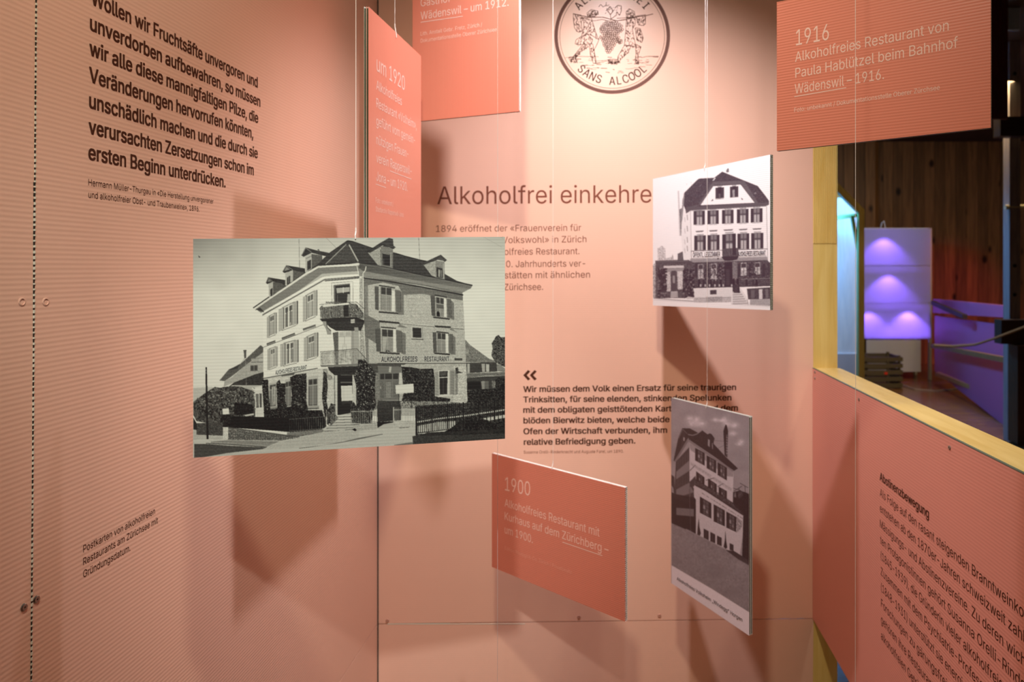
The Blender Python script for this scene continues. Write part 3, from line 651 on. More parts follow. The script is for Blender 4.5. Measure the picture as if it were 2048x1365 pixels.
# trees and shrubs at left
bush = [(95, 650), (150, 610), (215, 560), (290, 510), (340, 480), (400, 490), (450, 478), (560, 470), (640, 478), (690, 500), (770, 520), (780, 560), (795, 640), (800, 830), (540, 850), (430, 900), (250, 890), (130, 870), (95, 800)]
r.p(bush, 72, noise=30, k=2)
gg = random.Random(4)
for i in range(420):
    x = gg.uniform(105, 790); y = gg.uniform(490, 830)
    if y < 490 + (330 - x) * .6: continue
    s_ = gg.uniform(5, 13); r.p([(x, y), (x + s_, y - s_ * .5), (x + s_ * 1.6, y + s_ * .3), (x + s_ * .4, y + s_)], gg.choice((18, 25, 35, 120, 140, 155)) if y < 700 else gg.choice((14, 18, 24, 90)))
r.p([(430, 790), (540, 800), (560, 940), (430, 940), (400, 850)], 32, noise=16, k=1); r.p([(560, 660), (770, 680), (780, 790), (560, 800)], 26, noise=14, k=1); r.p([(670, 800), (780, 780), (785, 800), (690, 815)], 190)
def ivy(pts, v=38, n=60, seed=0, hi=(70, 95, 125)):
    g_ = random.Random(seed); r.p(pts, v, noise=26, k=1)
    xs = [a for a, _ in pts]; ys = [b for _, b in pts]; area = []
    for i in range(n):
        for _ in range(20):
            x = g_.uniform(min(xs), max(xs)); y = g_.uniform(min(ys), max(ys)); c = False
            for (x0, y0), (x1, y1) in zip(pts, pts[1:] + pts[:1]):
                if (y0 > y) != (y1 > y) and x < (x1 - x0) * (y - y0) / (y1 - y0) + x0: c = not c
            if c: break
        s_ = g_.uniform(4, 11); r.p([(x - s_, y), (x, y - s_ * .6), (x + s_, y + s_ * .3), (x, y + s_)], g_.choice(hi + (12, 20)))
ivy([(880, 400), (945, 395), (955, 600), (975, 760), (900, 790), (880, 500)], 34, 70, 1)
ivy([(1040, 430), (1075, 400), (1090, 440), (1145, 440), (1140, 640), (1170, 740), (1050, 770), (1045, 560)], 30, 80, 2)
ivy([(1195, 370), (1260, 340), (1380, 325), (1385, 480), (1380, 640), (1400, 740), (1300, 830), (1200, 830), (1215, 560)], 34, 190, 3)
ivy([(1575, 300), (1610, 330), (1625, 470), (1610, 640), (1640, 800), (1590, 830), (1560, 600)], 44, 80, 4)
ivy([(960, 740), (1100, 720), (1240, 700), (1400, 745), (1560, 745), (1580, 820), (1600, 850), (900, 850), (900, 770)], 28, 120, 5, (50, 70, 40))
ivy([(1620, 760), (1660, 670), (1705, 680), (1700, 830), (1690, 900), (1640, 930), (1615, 900)], 60, 60, 6)
r.p([(425, 730), (498, 722), (502, 790), (430, 795)], 222)
r.p([(540, 815), (1160, 830), (1600, 815), (1606, 930), (1570, 962), (1200, 995), (900, 970), (540, 945), (490, 935)], 24, noise=6)
for i in range(17): x = 1190 + i * 25; r.l([(x, 850 - i * 1.8), (x + 2, 985 - i * 1.8)], 4, 62 + i * 4)
r.l([(1185, 848), (1605, 818)], 5, 120); r.l([(1608, 740), (1612, 930)], 6, 165); r.l([(1190, 985), (1580, 955)], 5, 110)
# stone wall, ground
r.p([(95, 1080), (440, 1075), (1100, 1090), (1400, 1040), (1580, 950), (1880, 800), (2200, 880), (2640, 900), (2640, 1350), (95, 1350)], 188, noise=3)
r.p([(130, 895), (430, 880), (432, 1035), (130, 1025)], 72, noise=16, k=1); [r.l([(135 + i * 13, 895), (135 + i * 13, 1025)], 2, 50) for i in range(23)]; r.p([(95, 970), (130, 970), (130, 1080), (95, 1080)], 180); r.p([(130, 1028), (440, 1035), (440, 1075), (130, 1075)], 180, noise=8); r.p([(95, 830), (135, 900), (132, 970), (95, 965)], 40)
r.p([(490, 935), (800, 985), (1160, 1030), (1415, 1025), (1100, 1092), (480, 1082)], 108, noise=26, k=1)
for i in range(34):
    x = 495 + i * 26; t = 965 + (x - 490) * .1; r.l([(x, t), (x + 2, 1082)], 3, 60)
for k_ in range(3): r.l([(490, 985 + k_ * 32), (800, 1010 + k_ * 26), (1300, 1045 + k_ * 12)], 3, 65)
r.l([(490, 942), (1160, 1032), (1410, 1018), (1560, 990)], 12, 82)
r.p([(1160, 1000), (1570, 962), (1580, 990), (1400, 1030), (1160, 1030)], 120, noise=8)
r.p([(432, 945), (492, 940), (492, 1078), (430, 1080)], 205, noise=12)
r.p([(232, 258), (250, 255), (262, 820), (268, 1075), (246, 1075), (238, 700)], 28)
r.l([(240, 280), (240, 330)], 12, 110); r.l([(239, 300), (239, 312)], 12, 40)
# steps
for i in range(6):
    y = 800 + i * 32; r.p([(1720 - i * 28, y), (1990, y - 8), (1990, y + 22), (1715 - i * 28, y + 26)], 200 - i * 3); r.l([(1720 - i * 28, y + 24), (1985, y + 14)], 6, 70)
r.p([(1655, 800), (1690, 760), (1745, 840), (1700, 880), (1650, 930)], 100, noise=30, k=1)
# road
r.p([(105, 1128), (240, 1130), (500, 1150), (930, 1170), (880, 1188), (470, 1235), (105, 1300)], 72, noise=7); r.p([(250, 1105), (480, 1088), (1080, 1100), (930, 1158), (600, 1150), (300, 1118)], 132, noise=8)
r.p([(105, 1080), (290, 1095), (300, 1110), (240, 1128), (105, 1125)], 196); r.l([(240, 1122), (600, 1140), (930, 1166)], 9, 80); r.l([(300, 1108), (930, 1150)], 5, 170)
r.p([(930, 1158), (1100, 1110), (1400, 1030), (1590, 990), (1980, 960), (1980, 1080), (1500, 1150), (940, 1185)], 178, noise=6)
r.l([(1300, 1180), (1580, 1148), (1877, 1094), (2240, 1020)], 7, 95); r.l([(1300, 1190), (1877, 1106)], 6, 205)
# right part of the street floor
Z(1820, 1308)
r.p([(230, 215), (700, 212), (660, 240), (520, 300), (380, 320), (230, 320)], 74, noise=8); r.l([(370, 213), (1385, 213)], 9, 70); r.l([(370, 203), (1385, 203)], 5, 190); r.p([(640, 228), (1385, 225), (1385, 262), (640, 252)], 172, noise=12)
r.p([(1240, 240), (1385, 240), (1392, 665), (1230, 665)], 192, noise=16, k=1)
r.p([(340, 320), (395, 320), (395, 740), (340, 740)], 122, noise=14)
r.p([(370, 240), (640, 250), (640, 318), (380, 322)], 112); r.p([(505, 250), (530, 252), (522, 318), (498, 310)], 180)
r.p([(385, 318), (628, 314), (618, 628), (395, 628)], 108); r.p([(400, 332), (608, 328), (606, 392), (400, 395)], 50); r.l([(450, 330), (450, 610)], 9, 112); r.l([(540, 330), (540, 610)], 12, 118); r.l([(395, 400), (610, 398)], 9, 120)
for a, b in ((405, 442), (458, 532), (552, 604)): r.p([(a, 412), (b, 412), (b, 612), (a, 612)], 100, noise=10, k=1)
r.p([(465, 425), (525, 425), (525, 605), (465, 605)], 128, noise=8); r.p([(618, 318), (652, 318), (652, 450), (612, 450)], 195); r.p([(398, 470), (412, 480), (410, 505), (400, 500)], 160)
r.p([(380, 628), (640, 640), (638, 860), (370, 880), (365, 700)], 62, v2=44, noise=8); r.l([(385, 634), (605, 636)], 8, 125)
ivy([(640, 250), (740, 255), (860, 275), (1005, 272), (1022, 400), (1022, 590), (1110, 600), (1200, 615), (1180, 690), (900, 700), (700, 690), (640, 660), (665, 560), (655, 400)], 36, 380, 11, (55, 75, 100))
ivy([(148, 170), (225, 168), (262, 220), (300, 250), (350, 330), (338, 520), (352, 690), (320, 760), (130, 760), (128, 480), (98, 350), (150, 250)], 36, 300, 12, (80, 110, 150, 165))
ivy([(65, 680), (100, 650), (150, 740), (240, 760), (320, 740), (300, 900), (80, 890)], 50, 120, 13, (90, 120))
r.p([(620, 640), (800, 640), (1200, 650), (1380, 670), (1380, 720), (800, 730), (640, 720)], 118, noise=34, k=1)
r.p([(573, 460), (780, 443), (783, 545), (580, 560)], 216); r.l([(573, 460), (780, 443)], 4, 140); r.l([(612, 560), (620, 740)], 6, 30); r.l([(752, 548), (758, 720)], 6, 30)
Q = (1022, 305, 582, 1250, 292, 572)
r.sub(Q, .0, .02, .21, 1, 168); r.sub(Q, .74, -.02, .99, 1, 148); [r.sub(Q, .02, .04 + i * .045, .19, .055 + i * .045, 105) for i in range(21)]; [r.sub(Q, .8, .04 + i * .045, .97, .055 + i * .045, 95) for i in range(21)]
r.p([(1060, 290), (1190, 285), (1190, 575), (1075, 580)], 205); r.p([(1072, 302), (1168, 298), (1162, 562), (1078, 568)], 42); r.l([(1070, 375), (1165, 370)], 10, 195); r.p([(1075, 305), (1160, 302), (1150, 350), (1080, 360)], 75, noise=10); r.l([(1118, 390), (1118, 560)], 4, 80)
r.l([(1055, 592), (1225, 572)], 12, 205); r.p([(1252, 300), (1285, 320), (1282, 560), (1255, 575)], 128, noise=10); r.p([(1255, 265), (1285, 255), (1290, 300), (1340, 320), (1260, 330)], 60, noise=20)
# right neighbours
r.p([(1367, -60), (1420, 0), (1640, 160), (1730, 190), (1720, 205), (1375, 200)], 118, noise=16, k=1); r.p([(1366, 55), (1405, 60), (1405, 105), (1370, 105)], 150, noise=10)
r.p([(1378, 205), (1725, 202), (1732, 305), (1385, 322)], 62, noise=5); r.p([(1392, 215), (1418, 215), (1418, 320), (1392, 320)], 175); r.p([(1552, 215), (1592, 215), (1592, 310), (1562, 310)], 165); r.p([(1604, 220), (1640, 222), (1642, 308), (1606, 308)], 185); r.l([(1598, 215), (1600, 310)], 9, 60)
r.p([(1725, 220), (1780, 240), (1835, 280), (1835, 310), (1730, 300)], 130, noise=10)
r.p([(1380, 320), (1600, 315), (1835, 308), (1830, 355), (1600, 352), (1390, 382)], 112, noise=10); r.l([(1385, 325), (1830, 308)], 4, 175); r.p([(1385, 382), (1600, 358), (1835, 356), (1835, 540), (1390, 540)], 62, noise=6); r.p([(1392, 420), (1545, 418), (1548, 512), (1395, 515)], 28); r.p([(1548, 415), (1590, 412), (1590, 512), (1562, 514)], 140); r.p([(1590, 412), (1635, 412), (1635, 500), (1595, 505)], 100); r.p([(1670, 410), (1715, 410), (1710, 490), (1675, 490)], 120, noise=20); r.l([(1390, 520), (1560, 512)], 6, 150)
ivy([(1710, 400), (1750, 370), (1800, 380), (1840, 400), (1840, 500), (1720, 500)], 40, 60, 21, (60,)); ivy([(1390, 522), (1600, 505), (1835, 505), (1835, 640), (1700, 645), (1395, 660)], 32, 160, 22, (50, 62))
ivy([(1668, -20), (1700, -60), (1715, -95), (1745, -110), (1770, -85), (1835, -85), (1835, 260), (1760, 230), (1700, 185), (1665, 120), (1680, 40)], 78, 160, 23, (50, 110, 60))
# small light fences with kerbs
for x0, x1, yt, yb in ((68, 358, 762, 905), (555, 798, 742, 880)):
    for i in range(14): x = x0 + (x1 - x0) * i / 13; r.l([(x, yt - 26), (x, yb)], 5, 150)
    r.l([(x0, yt), (x1, yt - 8)], 7, 172); r.l([(x0, yb), (x1, yb - 8)], 6, 140)
r.l([(357, 728), (361, 950)], 9, 180); r.p([(545, 712), (560, 708), (563, 905), (548, 905)], 176); r.l([(800, 715), (802, 900)], 10, 165)
r.p([(365, 880), (550, 872), (545, 895), (440, 905), (370, 948)], 30); r.p([(370, 950), (440, 905), (550, 885), (550, 950)], 178)
r.p([(90, 925), (357, 905), (359, 962), (110, 985)], 168, noise=10); r.p([(555, 892), (803, 868), (805, 940), (555, 952)], 182, noise=8); r.p([(80, 965), (110, 950), (135, 972), (115, 985)], 25); r.l([(620, 948), (730, 940)], 5, 60); r.l([(0, 970), (90, 962)], 6, 95)
r.l([(0, 1102), (180, 1060), (430, 1018)], 8, 105)
# foreground garden behind the iron railing
ivy([(802, 700), (900, 690), (1390, 665), (1640, 640), (1840, 610), (1845, 1080), (1200, 1090), (806, 1070)], 50, 420, 31, (62, 80, 40))
r.p([(825, 925), (1050, 880), (1260, 868), (1262, 925), (1180, 975), (1060, 1010), (825, 1015)], 205); r.p([(1560, 842), (1660, 820), (1835, 795), (1835, 828), (1640, 865)], 200); r.p([(1340, 870), (1380, 860), (1370, 885), (1345, 885)], 200)
r.p([(820, 872), (1000, 842), (1400, 795), (1840, 730), (1840, 746), (1400, 812), (1010, 858), (822, 888)], 205)
r.p([(820, 740), (1400, 690), (1400, 780), (820, 860)], 62, noise=28, k=1)
ivy([(1110, 1000), (1190, 960), (1270, 900), (1400, 850), (1560, 852), (1700, 890), (1845, 860), (1845, 1040), (1000, 1060)], 28, 260, 32, (38, 46))
for i in range(47):
    x = 812 + i * 22.2; yt = 720 - (x - 812) * .105; yb = 1012 - (x - 812) * .15; w_ = 9 if i % 8 else 16
    if x < 1260 or i % 2 == 0: r.l([(x, yt - 10), (x + 2, yb)], w_, 26)
    else: r.l([(x, yt), (x + 1, yb - 60)], 6, 34)
r.l([(808, 790), (1840, 690)], 7, 30); r.l([(808, 1008), (1300, 950)], 9, 28); r.l([(806, 715), (808, 1030)], 12, 30)
r.p([(768, 1042), (830, 1030), (1300, 1030), (1845, 1008), (1845, 1075), (775, 1145)], 58, noise=9, k=1); r.p([(930, 1000), (1845, 950), (1845, 1012), (860, 1035)], 42, noise=9, k=2)
r.p([(560, 1140), (700, 1118), (772, 1110), (775, 1150), (560, 1160)], 110)
r.blur(1)

# ---- photograph 4: gabled restaurant (zoom 4.015)
R4 = Ras(1302, 300, 1550, 628, 3, 4.015, 1290, 300, bg=252); r = R4
r.p([(262, 330), (274, 328), (290, 690), (276, 690)], 205); r.p([(275, 480), (298, 465), (302, 680), (286, 690)], 130, noise=20, k=2)
r.p([(100, 790), (135, 770), (162, 790), (168, 890), (100, 890)], 205, noise=35, k=1); r.p([(170, 870), (215, 860), (222, 835), (232, 880), (262, 880), (262, 895), (170, 895)], 190, noise=30, k=1)
r.p([(262, 835), (310, 812), (318, 892), (262, 892)], 95, noise=12)
r.p([(300, 430), (345, 480), (368, 480), (372, 900), (310, 890), (290, 700)], 240, noise=3)
for y in (520, 610, 700, 770): r.l([(338, y), (342, y + 45)], 5, 130); r.l([(318, y + 20), (322, y + 60)], 4, 180)
r.p([(315, 345), (360, 300), (420, 240), (440, 230), (555, 224), (620, 175), (780, 240), (905, 290), (960, 360), (996, 410), (996, 436), (345, 470), (330, 510), (325, 480), (300, 420)], 66, noise=14, k=1)
r.p([(300, 400), (320, 345), (300, 560), (290, 600)], 150, noise=12)
r.p([(540, 250), (560, 222), (568, 226), (552, 246)], 235)
r.p([(545, 256), (775, 245), (800, 250), (912, 432), (885, 432), (770, 274), (560, 286), (450, 440), (335, 480), (338, 462), (430, 440)], 92, noise=6)
r.l([(552, 252), (780, 244)], 6, 60); r.l([(555, 286), (770, 276)], 5, 60)
r.p([(548, 292), (768, 278), (880, 425), (445, 445)], 250)
r.p([(660, 150), (672, 148), (674, 178), (656, 182)], 100); r.p([(652, 160), (660, 160), (658, 180), (652, 178)], 130)
for x0, x1, t in ((566, 634, 304), (682, 749, 296)):
    r.p([(x0, t), (x1, t - 4), (x1, t + 82), (x0, t + 88)], 58); r.p([(x0 + 20, t - 4), (x1 - 20, t - 6), (x1 - 20, t + 80), (x0 + 20, t + 84)], 40); r.l([(x0 + 16, t - 9), (x1 - 14, t - 12)], 5, 150)
r.p([(702, 320), (722, 318), (722, 378), (704, 380)], 150, noise=20, k=1); r.p([(590, 350), (608, 350), (608, 390), (592, 392)], 90); r.l([(565, 396), (632, 392)], 4, 140)
r.p([(530, 412), (545, 395), (548, 408)], 60); r.p([(772, 384), (788, 398), (778, 402)], 60)
r.p([(333, 462), (995, 422), (996, 440), (970, 452), (370, 486), (330, 512)], 84); r.l([(360, 490), (975, 455)], 5, 170)
r.p([(366, 492), (976, 455), (984, 860), (1008, 920), (1008, 1090), (380, 1110), (370, 890)], 250)
r.l([(366, 492), (374, 880)], 4, 170); r.l([(976, 455), (986, 900)], 4, 160)
def w4(x0, x1, t0, t1, b0, b1):
    Q = (x0, t0, b0, x1, t1, b1); r.sub(Q, 0, 0, .25, 1, 50); r.sub(Q, .78, 0, 1, 1, 48); r.sub(Q, .25, -.02, .78, 1, 108); r.sub(Q, .3, .45, .5, .98, 190); r.sub(Q, .55, .45, .74, .98, 180)
    r.sub(Q, .3, .04, .48, .3, 130); r.sub(Q, .55, .04, .74, .3, 125); r.sub(Q, .49, 0, .54, 1, 60); r.sub(Q, .25, .33, .78, .4, 70); r.sub(Q, .22, -.09, .82, -.05, 130); r.sub(Q, .15, 1.03, .88, 1.07, 190); r.sub(Q, .0, 0, .02, 1, 100)
for x0, x1, t0, t1, b0, b1 in ((390, 481, 492, 488, 602, 600), (500, 591, 488, 484, 598, 594), (618, 711, 484, 480, 594, 590), (738, 831, 478, 474, 590, 586), (848, 943, 472, 468, 585, 580),
        (395, 488, 690, 686, 808, 806), (502, 598, 686, 682, 806, 802), (620, 730, 680, 673, 850, 846), (742, 837, 674, 670, 798, 796), (852, 950, 670, 666, 796, 792)): w4(x0, x1, t0, t1, b0, b1)
for x0, x1, y in ((405, 472, 656), (514, 584, 651), (629, 708, 645), (752, 824, 641), (862, 937, 636)): r.p([(x0, y - 4), (x1, y - 8), (x1 - 8, y + 3), (x0 + 8, y + 6)], 105)
r.l([(368, 814), (620, 806)], 5, 95); r.l([(738, 803), (985, 796)], 5, 95); r.l([(370, 872), (620, 862)], 4, 150); r.l([(742, 860), (975, 852)], 4, 150); r.l([(370, 818), (372, 872)], 3, 150)
r.p([(362, 876), (980, 858), (984, 886), (364, 908)], 152, noise=8); r.l([(362, 908), (984, 888)], 5, 70)
r.p([(375, 910), (985, 890), (1010, 912), (1012, 1095), (388, 1112)], 74, noise=26, k=1)
for x0, x1, t, b, v in ((425, 468, 920, 1035, 170), (530, 575, 915, 1050, 175), (770, 815, 908, 1010, 190), (880, 925, 905, 1000, 180)):
    r.p([(x0, t), (x1, t - 2), (x1, b), (x0, b + 2)], v, noise=40, k=1); r.p([(x0 + 4, t + 6), (x1 - 4, t + 4), (x1 - 4, t + 36), (x0 + 4, t + 38)], 60); r.l([((x0 + x1) / 2, t), ((x0 + x1) / 2, b)], 4, 60)
for x in (400, 488, 590, 745, 832, 942): r.p([(x, 915), (x + 22, 914), (x + 22, 1020), (x, 1022)], 52)
for x, y in ((600, 960), (545, 1000), (500, 1000), (860, 960), (640, 970)): 
    for i in range(22): g_ = random.Random(x + i); a, b = g_.gauss(x, 22), g_.gauss(y, 34); r.p([(a, b), (a + 9, b - 5), (a + 12, b + 6), (a + 2, b + 10)], g_.choice((25, 35, 110)))
r.p([(640, 905), (700, 902), (702, 1100), (642, 1102)], 38); r.p([(650, 960), (680, 960), (680, 1090), (652, 1090)], 60); r.p([(702, 900), (740, 900), (742, 1040), (704, 1040)], 120, noise=18, k=1)
r.l([(770, 1040), (1010, 1032)], 5, 150); r.l([(770, 1015), (1010, 1000)], 4, 40); [r.l([(775 + i * 12, 1015), (775 + i * 12, 1045)], 3, 60) for i in range(19)]
r.p([(612, 860), (755, 850), (740, 880), (700, 890), (640, 892)], 45); r.p([(622, 795), (748, 788), (752, 850), (622, 860)], 58, noise=18, k=1); [r.l([(628 + i * 10, 795), (628 + i * 10, 855)], 3, 120) for i in range(12)]; r.p([(700, 672), (728, 672), (730, 845), (704, 846)], 46)
for i, x in enumerate((428, 465, 500, 520, 548, 572, 600, 808, 862, 888)):
    r.p([(x, 1045), (x + 7, 1032), (x + 15, 1045), (x + 20, 1098), (x - 4, 1100)], 30 + i % 3 * 12); r.p([(x + 4, 1030), (x + 11, 1030), (x + 11, 1040), (x + 4, 1040)], 150)
r.l([(385, 1106), (700, 1100)], 7, 52); r.l([(755, 1096), (1012, 1086)], 7, 62); [r.p([(x, 1080), (x + 12, 1080), (x + 12, 1098), (x, 1100)], 190) for x in (440, 478, 512, 556, 592, 622, 690)]
r.p([(388, 1114), (698, 1108), (696, 1225), (390, 1225)], 226, noise=5); r.p([(522, 1128), (574, 1125), (574, 1160), (524, 1162)], 60); r.p([(390, 1190), (696, 1180), (696, 1225), (390, 1228)], 188, noise=14, k=1); r.l([(390, 1190), (690, 1184)], 3, 150); r.p([(490, 1182), (620, 1178), (620, 1215), (490, 1220)], 160, noise=18, k=1)
r.p([(698, 1105), (765, 1105), (815, 1180), (830, 1250), (690, 1240)], 232)
for i in range(6): y = 1130 + i * 18; r.l([(704, y + 18), (770 + i * 11, y + 14)], 4, 110); r.l([(704, y + 10), (770 + i * 11, y + 7)], 4, 185)
r.p([(702, 1040), (718, 1030), (724, 1140), (704, 1140)], 28); r.p([(735, 1035), (752, 1032), (762, 1150), (736, 1150)], 30); r.p([(710, 1080), (750, 1080), (745, 1150), (715, 1150)], 60, noise=20)
r.p([(818, 1115), (1012, 1104), (1014, 1200), (828, 1202)], 66, noise=16, k=1); r.p([(914, 1120), (942, 1118), (944, 1202), (916, 1202)], 215, noise=10); r.p([(850, 1125), (880, 1125), (880, 1190), (852, 1192)], 100); r.p([(965, 1118), (990, 1117), (992, 1190), (968, 1192)], 110)
r.p([(845, 1200), (1014, 1196), (1016, 1255), (840, 1245)], 168, noise=12, k=1); r.p([(985, 910), (1008, 905), (1010, 1000), (986, 1000)], 60)
r.p([(62, 925), (92, 905), (95, 1190), (66, 1190)], 165, noise=40, k=1)
r.p([(85, 905), (355, 888), (390, 905), (388, 1190), (85, 1192)], 80, noise=22, k=1); r.p([(82, 890), (355, 885), (358, 905), (84, 912)], 74); r.l([(84, 900), (350, 893)], 4, 120)
r.p([(150, 932), (312, 928), (312, 948), (150, 952)], 212); r.p([(150, 955), (312, 950), (312, 975), (150, 978)], 150)
r.p([(165, 980), (205, 978), (206, 1135), (168, 1138)], 190, noise=30, k=1); r.p([(258, 976), (302, 974), (303, 1120), (262, 1122)], 200, noise=26, k=1); r.p([(213, 972), (247, 970), (250, 1138), (216, 1140)], 72); r.p([(222, 1010), (240, 1010), (241, 1070), (223, 1070)], 150)
for x0, x1, s_ in ((98, 165, 1), (300, 385, 2)):
    g_ = random.Random(s_)
    for i in range(170): a, b = g_.uniform(x0, x1), g_.uniform(950, 1185); r.p([(a, b), (a + 12, b - 6), (a + 16, b + 7), (a + 3, b + 13)], g_.choice((24, 34, 44, 60, 120)))
r.p([(208, 1138), (262, 1136), (266, 1188), (204, 1190)], 190); [r.l([(206, 1150 + i * 12), (264, 1149 + i * 12)], 3, 100) for i in range(4)]; r.p([(335, 1185), (350, 1178), (385, 1185), (385, 1200), (335, 1200)], 205, noise=20)
r.l([(68, 1192), (230, 1205), (388, 1215)], 7, 150); r.l([(68, 1206), (390, 1222)], 4, 200); r.p([(60, 1210), (390, 1225), (840, 1250), (1016, 1258), (1020, 1300), (60, 1270)], 246); r.l([(690, 1240), (1016, 1262)], 4, 200); r.l([(820, 1200), (830, 1245)], 5, 150)
g_ = random.Random(9)
for i in range(40): x, y = g_.uniform(330, 520), g_.uniform(260, 430); r.p([(x, y), (x + 4, y), (x + 4, y + 4), (x, y + 4)], 130)
r.p([(870, 350), (890, 340), (896, 352), (880, 354)], 140)
r.blur(3)

# ---- photograph 6: hillside restaurant with chimney (zoom 4.875)
R6 = Ras(1336, 790, 1506, 1276, 3, 4.875, 1320, 780, bg=150); r = R6
r.a[:] = 148 + 10 * np.arange(r.h)[:, None] / r.h + 4 * r.n[4] + 3 * r.n[2]
for x, y, a, b in ((290, 280, 45, 40), (355, 290, 42, 36), (400, 330, 60, 40), (320, 330, 70, 36), (540, 292, 40, 22), (625, 288, 32, 28), (650, 330, 50, 40), (725, 345, 48, 34), (710, 425, 44, 30), (790, 505, 34, 30), (770, 530, 40, 20), (600, 300, 60, 20)): r.soft(x, y, a, b, 212, .8)
r.soft(150, 620, 60, 120, 128, .6); r.soft(640, 200, 200, 40, 128, .5)
r.p([(100, 820), (140, 850), (150, 1320), (112, 1300)], 58, noise=14, k=2); r.p([(112, 930), (130, 960), (135, 1010), (114, 1000)], 150, noise=10)
# left facade
r.p([(155, 700), (285, 560), (330, 960), (335, 1400), (118, 1310), (145, 900)], 60, noise=6)
r.p([(158, 800), (285, 690), (287, 790), (157, 875)], 122); r.p([(158, 975), (287, 905), (300, 945), (330, 1000), (158, 1055)], 118); r.p([(155, 1155), (332, 1165), (332, 1245), (155, 1232)], 110)
for i in range(5): x = 175 + i * 24; r.l([(x, 700 - i * 22), (x, 780 - i * 20)], 3, 95); r.l([(x, 860 - i * 10), (x, 950 - i * 8)], 3, 80)
r.l([(285, 560), (300, 1350)], 6, 95)
# main facade
r.p([(288, 500), (500, 640), (718, 790), (708, 1130), (812, 1215), (806, 1420), (775, 1640), (700, 1580), (335, 1410), (330, 960), (288, 900)], 200, noise=5)
r.p([(288, 500), (500, 640), (718, 790), (712, 850), (660, 845), (300, 590), (290, 560)], 150, noise=5)
# roof
r.p([(218, 375), (292, 378), (370, 420), (410, 396), (470, 440), (500, 430), (532, 475), (520, 525), (640, 655), (760, 768), (720, 792), (500, 630), (275, 470), (148, 702), (132, 692), (178, 470)], 40, noise=7)
r.l([(272, 436), (320, 446), (362, 430), (408, 398)], 8, 140); r.p([(222, 400), (246, 420), (240, 560), (200, 570)], 52); r.p([(228, 462), (242, 470), (238, 500), (228, 498)], 165); r.l([(182, 475), (222, 385), (265, 430)], 6, 110)
r.l([(148, 700), (272, 490), (285, 500)], 20, 112); r.l([(270, 490), (500, 650), (712, 792)], 16, 125); r.l([(278, 478), (500, 628), (730, 785)], 7, 35)
r.p([(458, 440), (485, 425), (530, 470), (520, 540), (505, 575), (470, 540)], 44); r.p([(468, 480), (486, 492), (484, 560), (466, 545)], 150); r.l([(510, 520), (512, 578)], 7, 150); r.l([(460, 440), (490, 430), (530, 478)], 6, 28)
r.p([(618, 405), (638, 340), (650, 345), (664, 405), (656, 660), (630, 640)], 34); r.l([(652, 440), (650, 640)], 14, 120); [r.l([(640, 450 + i * 26), (660, 452 + i * 26)], 6, 34) for i in range(8)]; r.l([(520, 495), (628, 503)], 3, 90); r.l([(565, 572), (630, 540)], 3, 90)
def w6(Q, c=.3, v=92):
    r.sub(Q, 0, 0, 1, 1, 34); r.sub(Q, c, .06, 1 - c * .75, .95, v); r.sub(Q, .49, .06, .54, .95, 40)
    for k_ in (.25, .45, .65, .82): r.sub(Q, c, k_, 1 - c * .75, k_ + .035, 45)
    r.sub(Q, c, .4, .47, .62, 150); r.sub(Q, .56, .64, 1 - c, .8, 140)
for Q in ((343, 568, 690, 436, 618, 742), (455, 640, 765, 547, 692, 816), (563, 708, 832, 652, 762, 886)): w6(Q)
for Q in ((352, 795, 900, 434, 855, 965), (468, 865, 980, 552, 922, 1030), (572, 945, 1040, 652, 990, 1085)): w6(Q, .34, 80)
for Q in ((388, 1042, 1200, 500, 1108, 1258), (524, 1118, 1285, 632, 1178, 1334), (646, 1188, 1345, 748, 1245, 1392)): w6(Q); r.sub(Q, .1, 1.01, .95, 1.06, 218)
# balcony
r.l([(290, 790), (345, 735)], 6, 70); r.l([(445, 885), (530, 860)], 6, 60); r.l([(560, 945), (620, 915)], 6, 60)
r.p([(288, 900), (345, 840), (352, 895), (330, 945), (290, 950)], 62, noise=8)
r.p([(340, 880), (450, 940), (600, 1040), (700, 1100), (812, 1180), (812, 1222), (640, 1110), (440, 975), (335, 925)], 74, noise=26, k=1)
r.l([(340, 928), (450, 985), (640, 1110), (812, 1222)], 12, 40); r.l([(345, 875), (600, 1030), (812, 1175)], 5, 32)
for i in range(36): x = 350 + i * 12.7; y = 880 + i * 8.4; r.l([(x, y), (x, y + 44)], 3, 36)
g_ = random.Random(2)
for i in range(50): t = g_.random(); x = 400 + t * 400; y = 1000 + t * 250; r.l([(x, y), (x + 5, y + 9)], 5, 110)
for i in range(32): t = i / 31.; x = 305 + t * 395; y = 712 + t * 258
# lettering bands, too small to read
for i in range(38):
    t = i / 37.; x = 303 + t * 392; y = 706 + t * 256
    if i in (19, 20) : continue
    if any(a < x < b for a, b in ((0, 0),)): continue
    r.l([(x, y), (x + g_.uniform(-3, 3), y + 32)], 4, 145); r.l([(x, y + g_.choice((0, 16, 30))), (x + 7, y + 5 + g_.choice((0, 16)))], 3, 150)
# right side
r.p([(712, 1000), (775, 985), (830, 1000), (865, 1015), (880, 1040), (885, 1720), (800, 1640), (808, 1420), (812, 1215), (712, 1110)], 34, noise=9, k=2)
r.p([(722, 1010), (740, 1000), (742, 1050), (722, 1050)], 110, noise=20); r.p([(760, 1000), (810, 1000), (810, 1040), (765, 1060)], 72, noise=22, k=2)
for a, b, c, d in ((714, 960, 790, 985), (720, 990, 800, 940), (780, 912, 862, 958), (828, 935, 832, 1010), (770, 955, 775, 1000)): r.l([(a, b), (c, d)], 5, 60)
r.p([(745, 1240), (806, 1290), (800, 1330), (770, 1380), (740, 1395)], 150, noise=40, k=2)
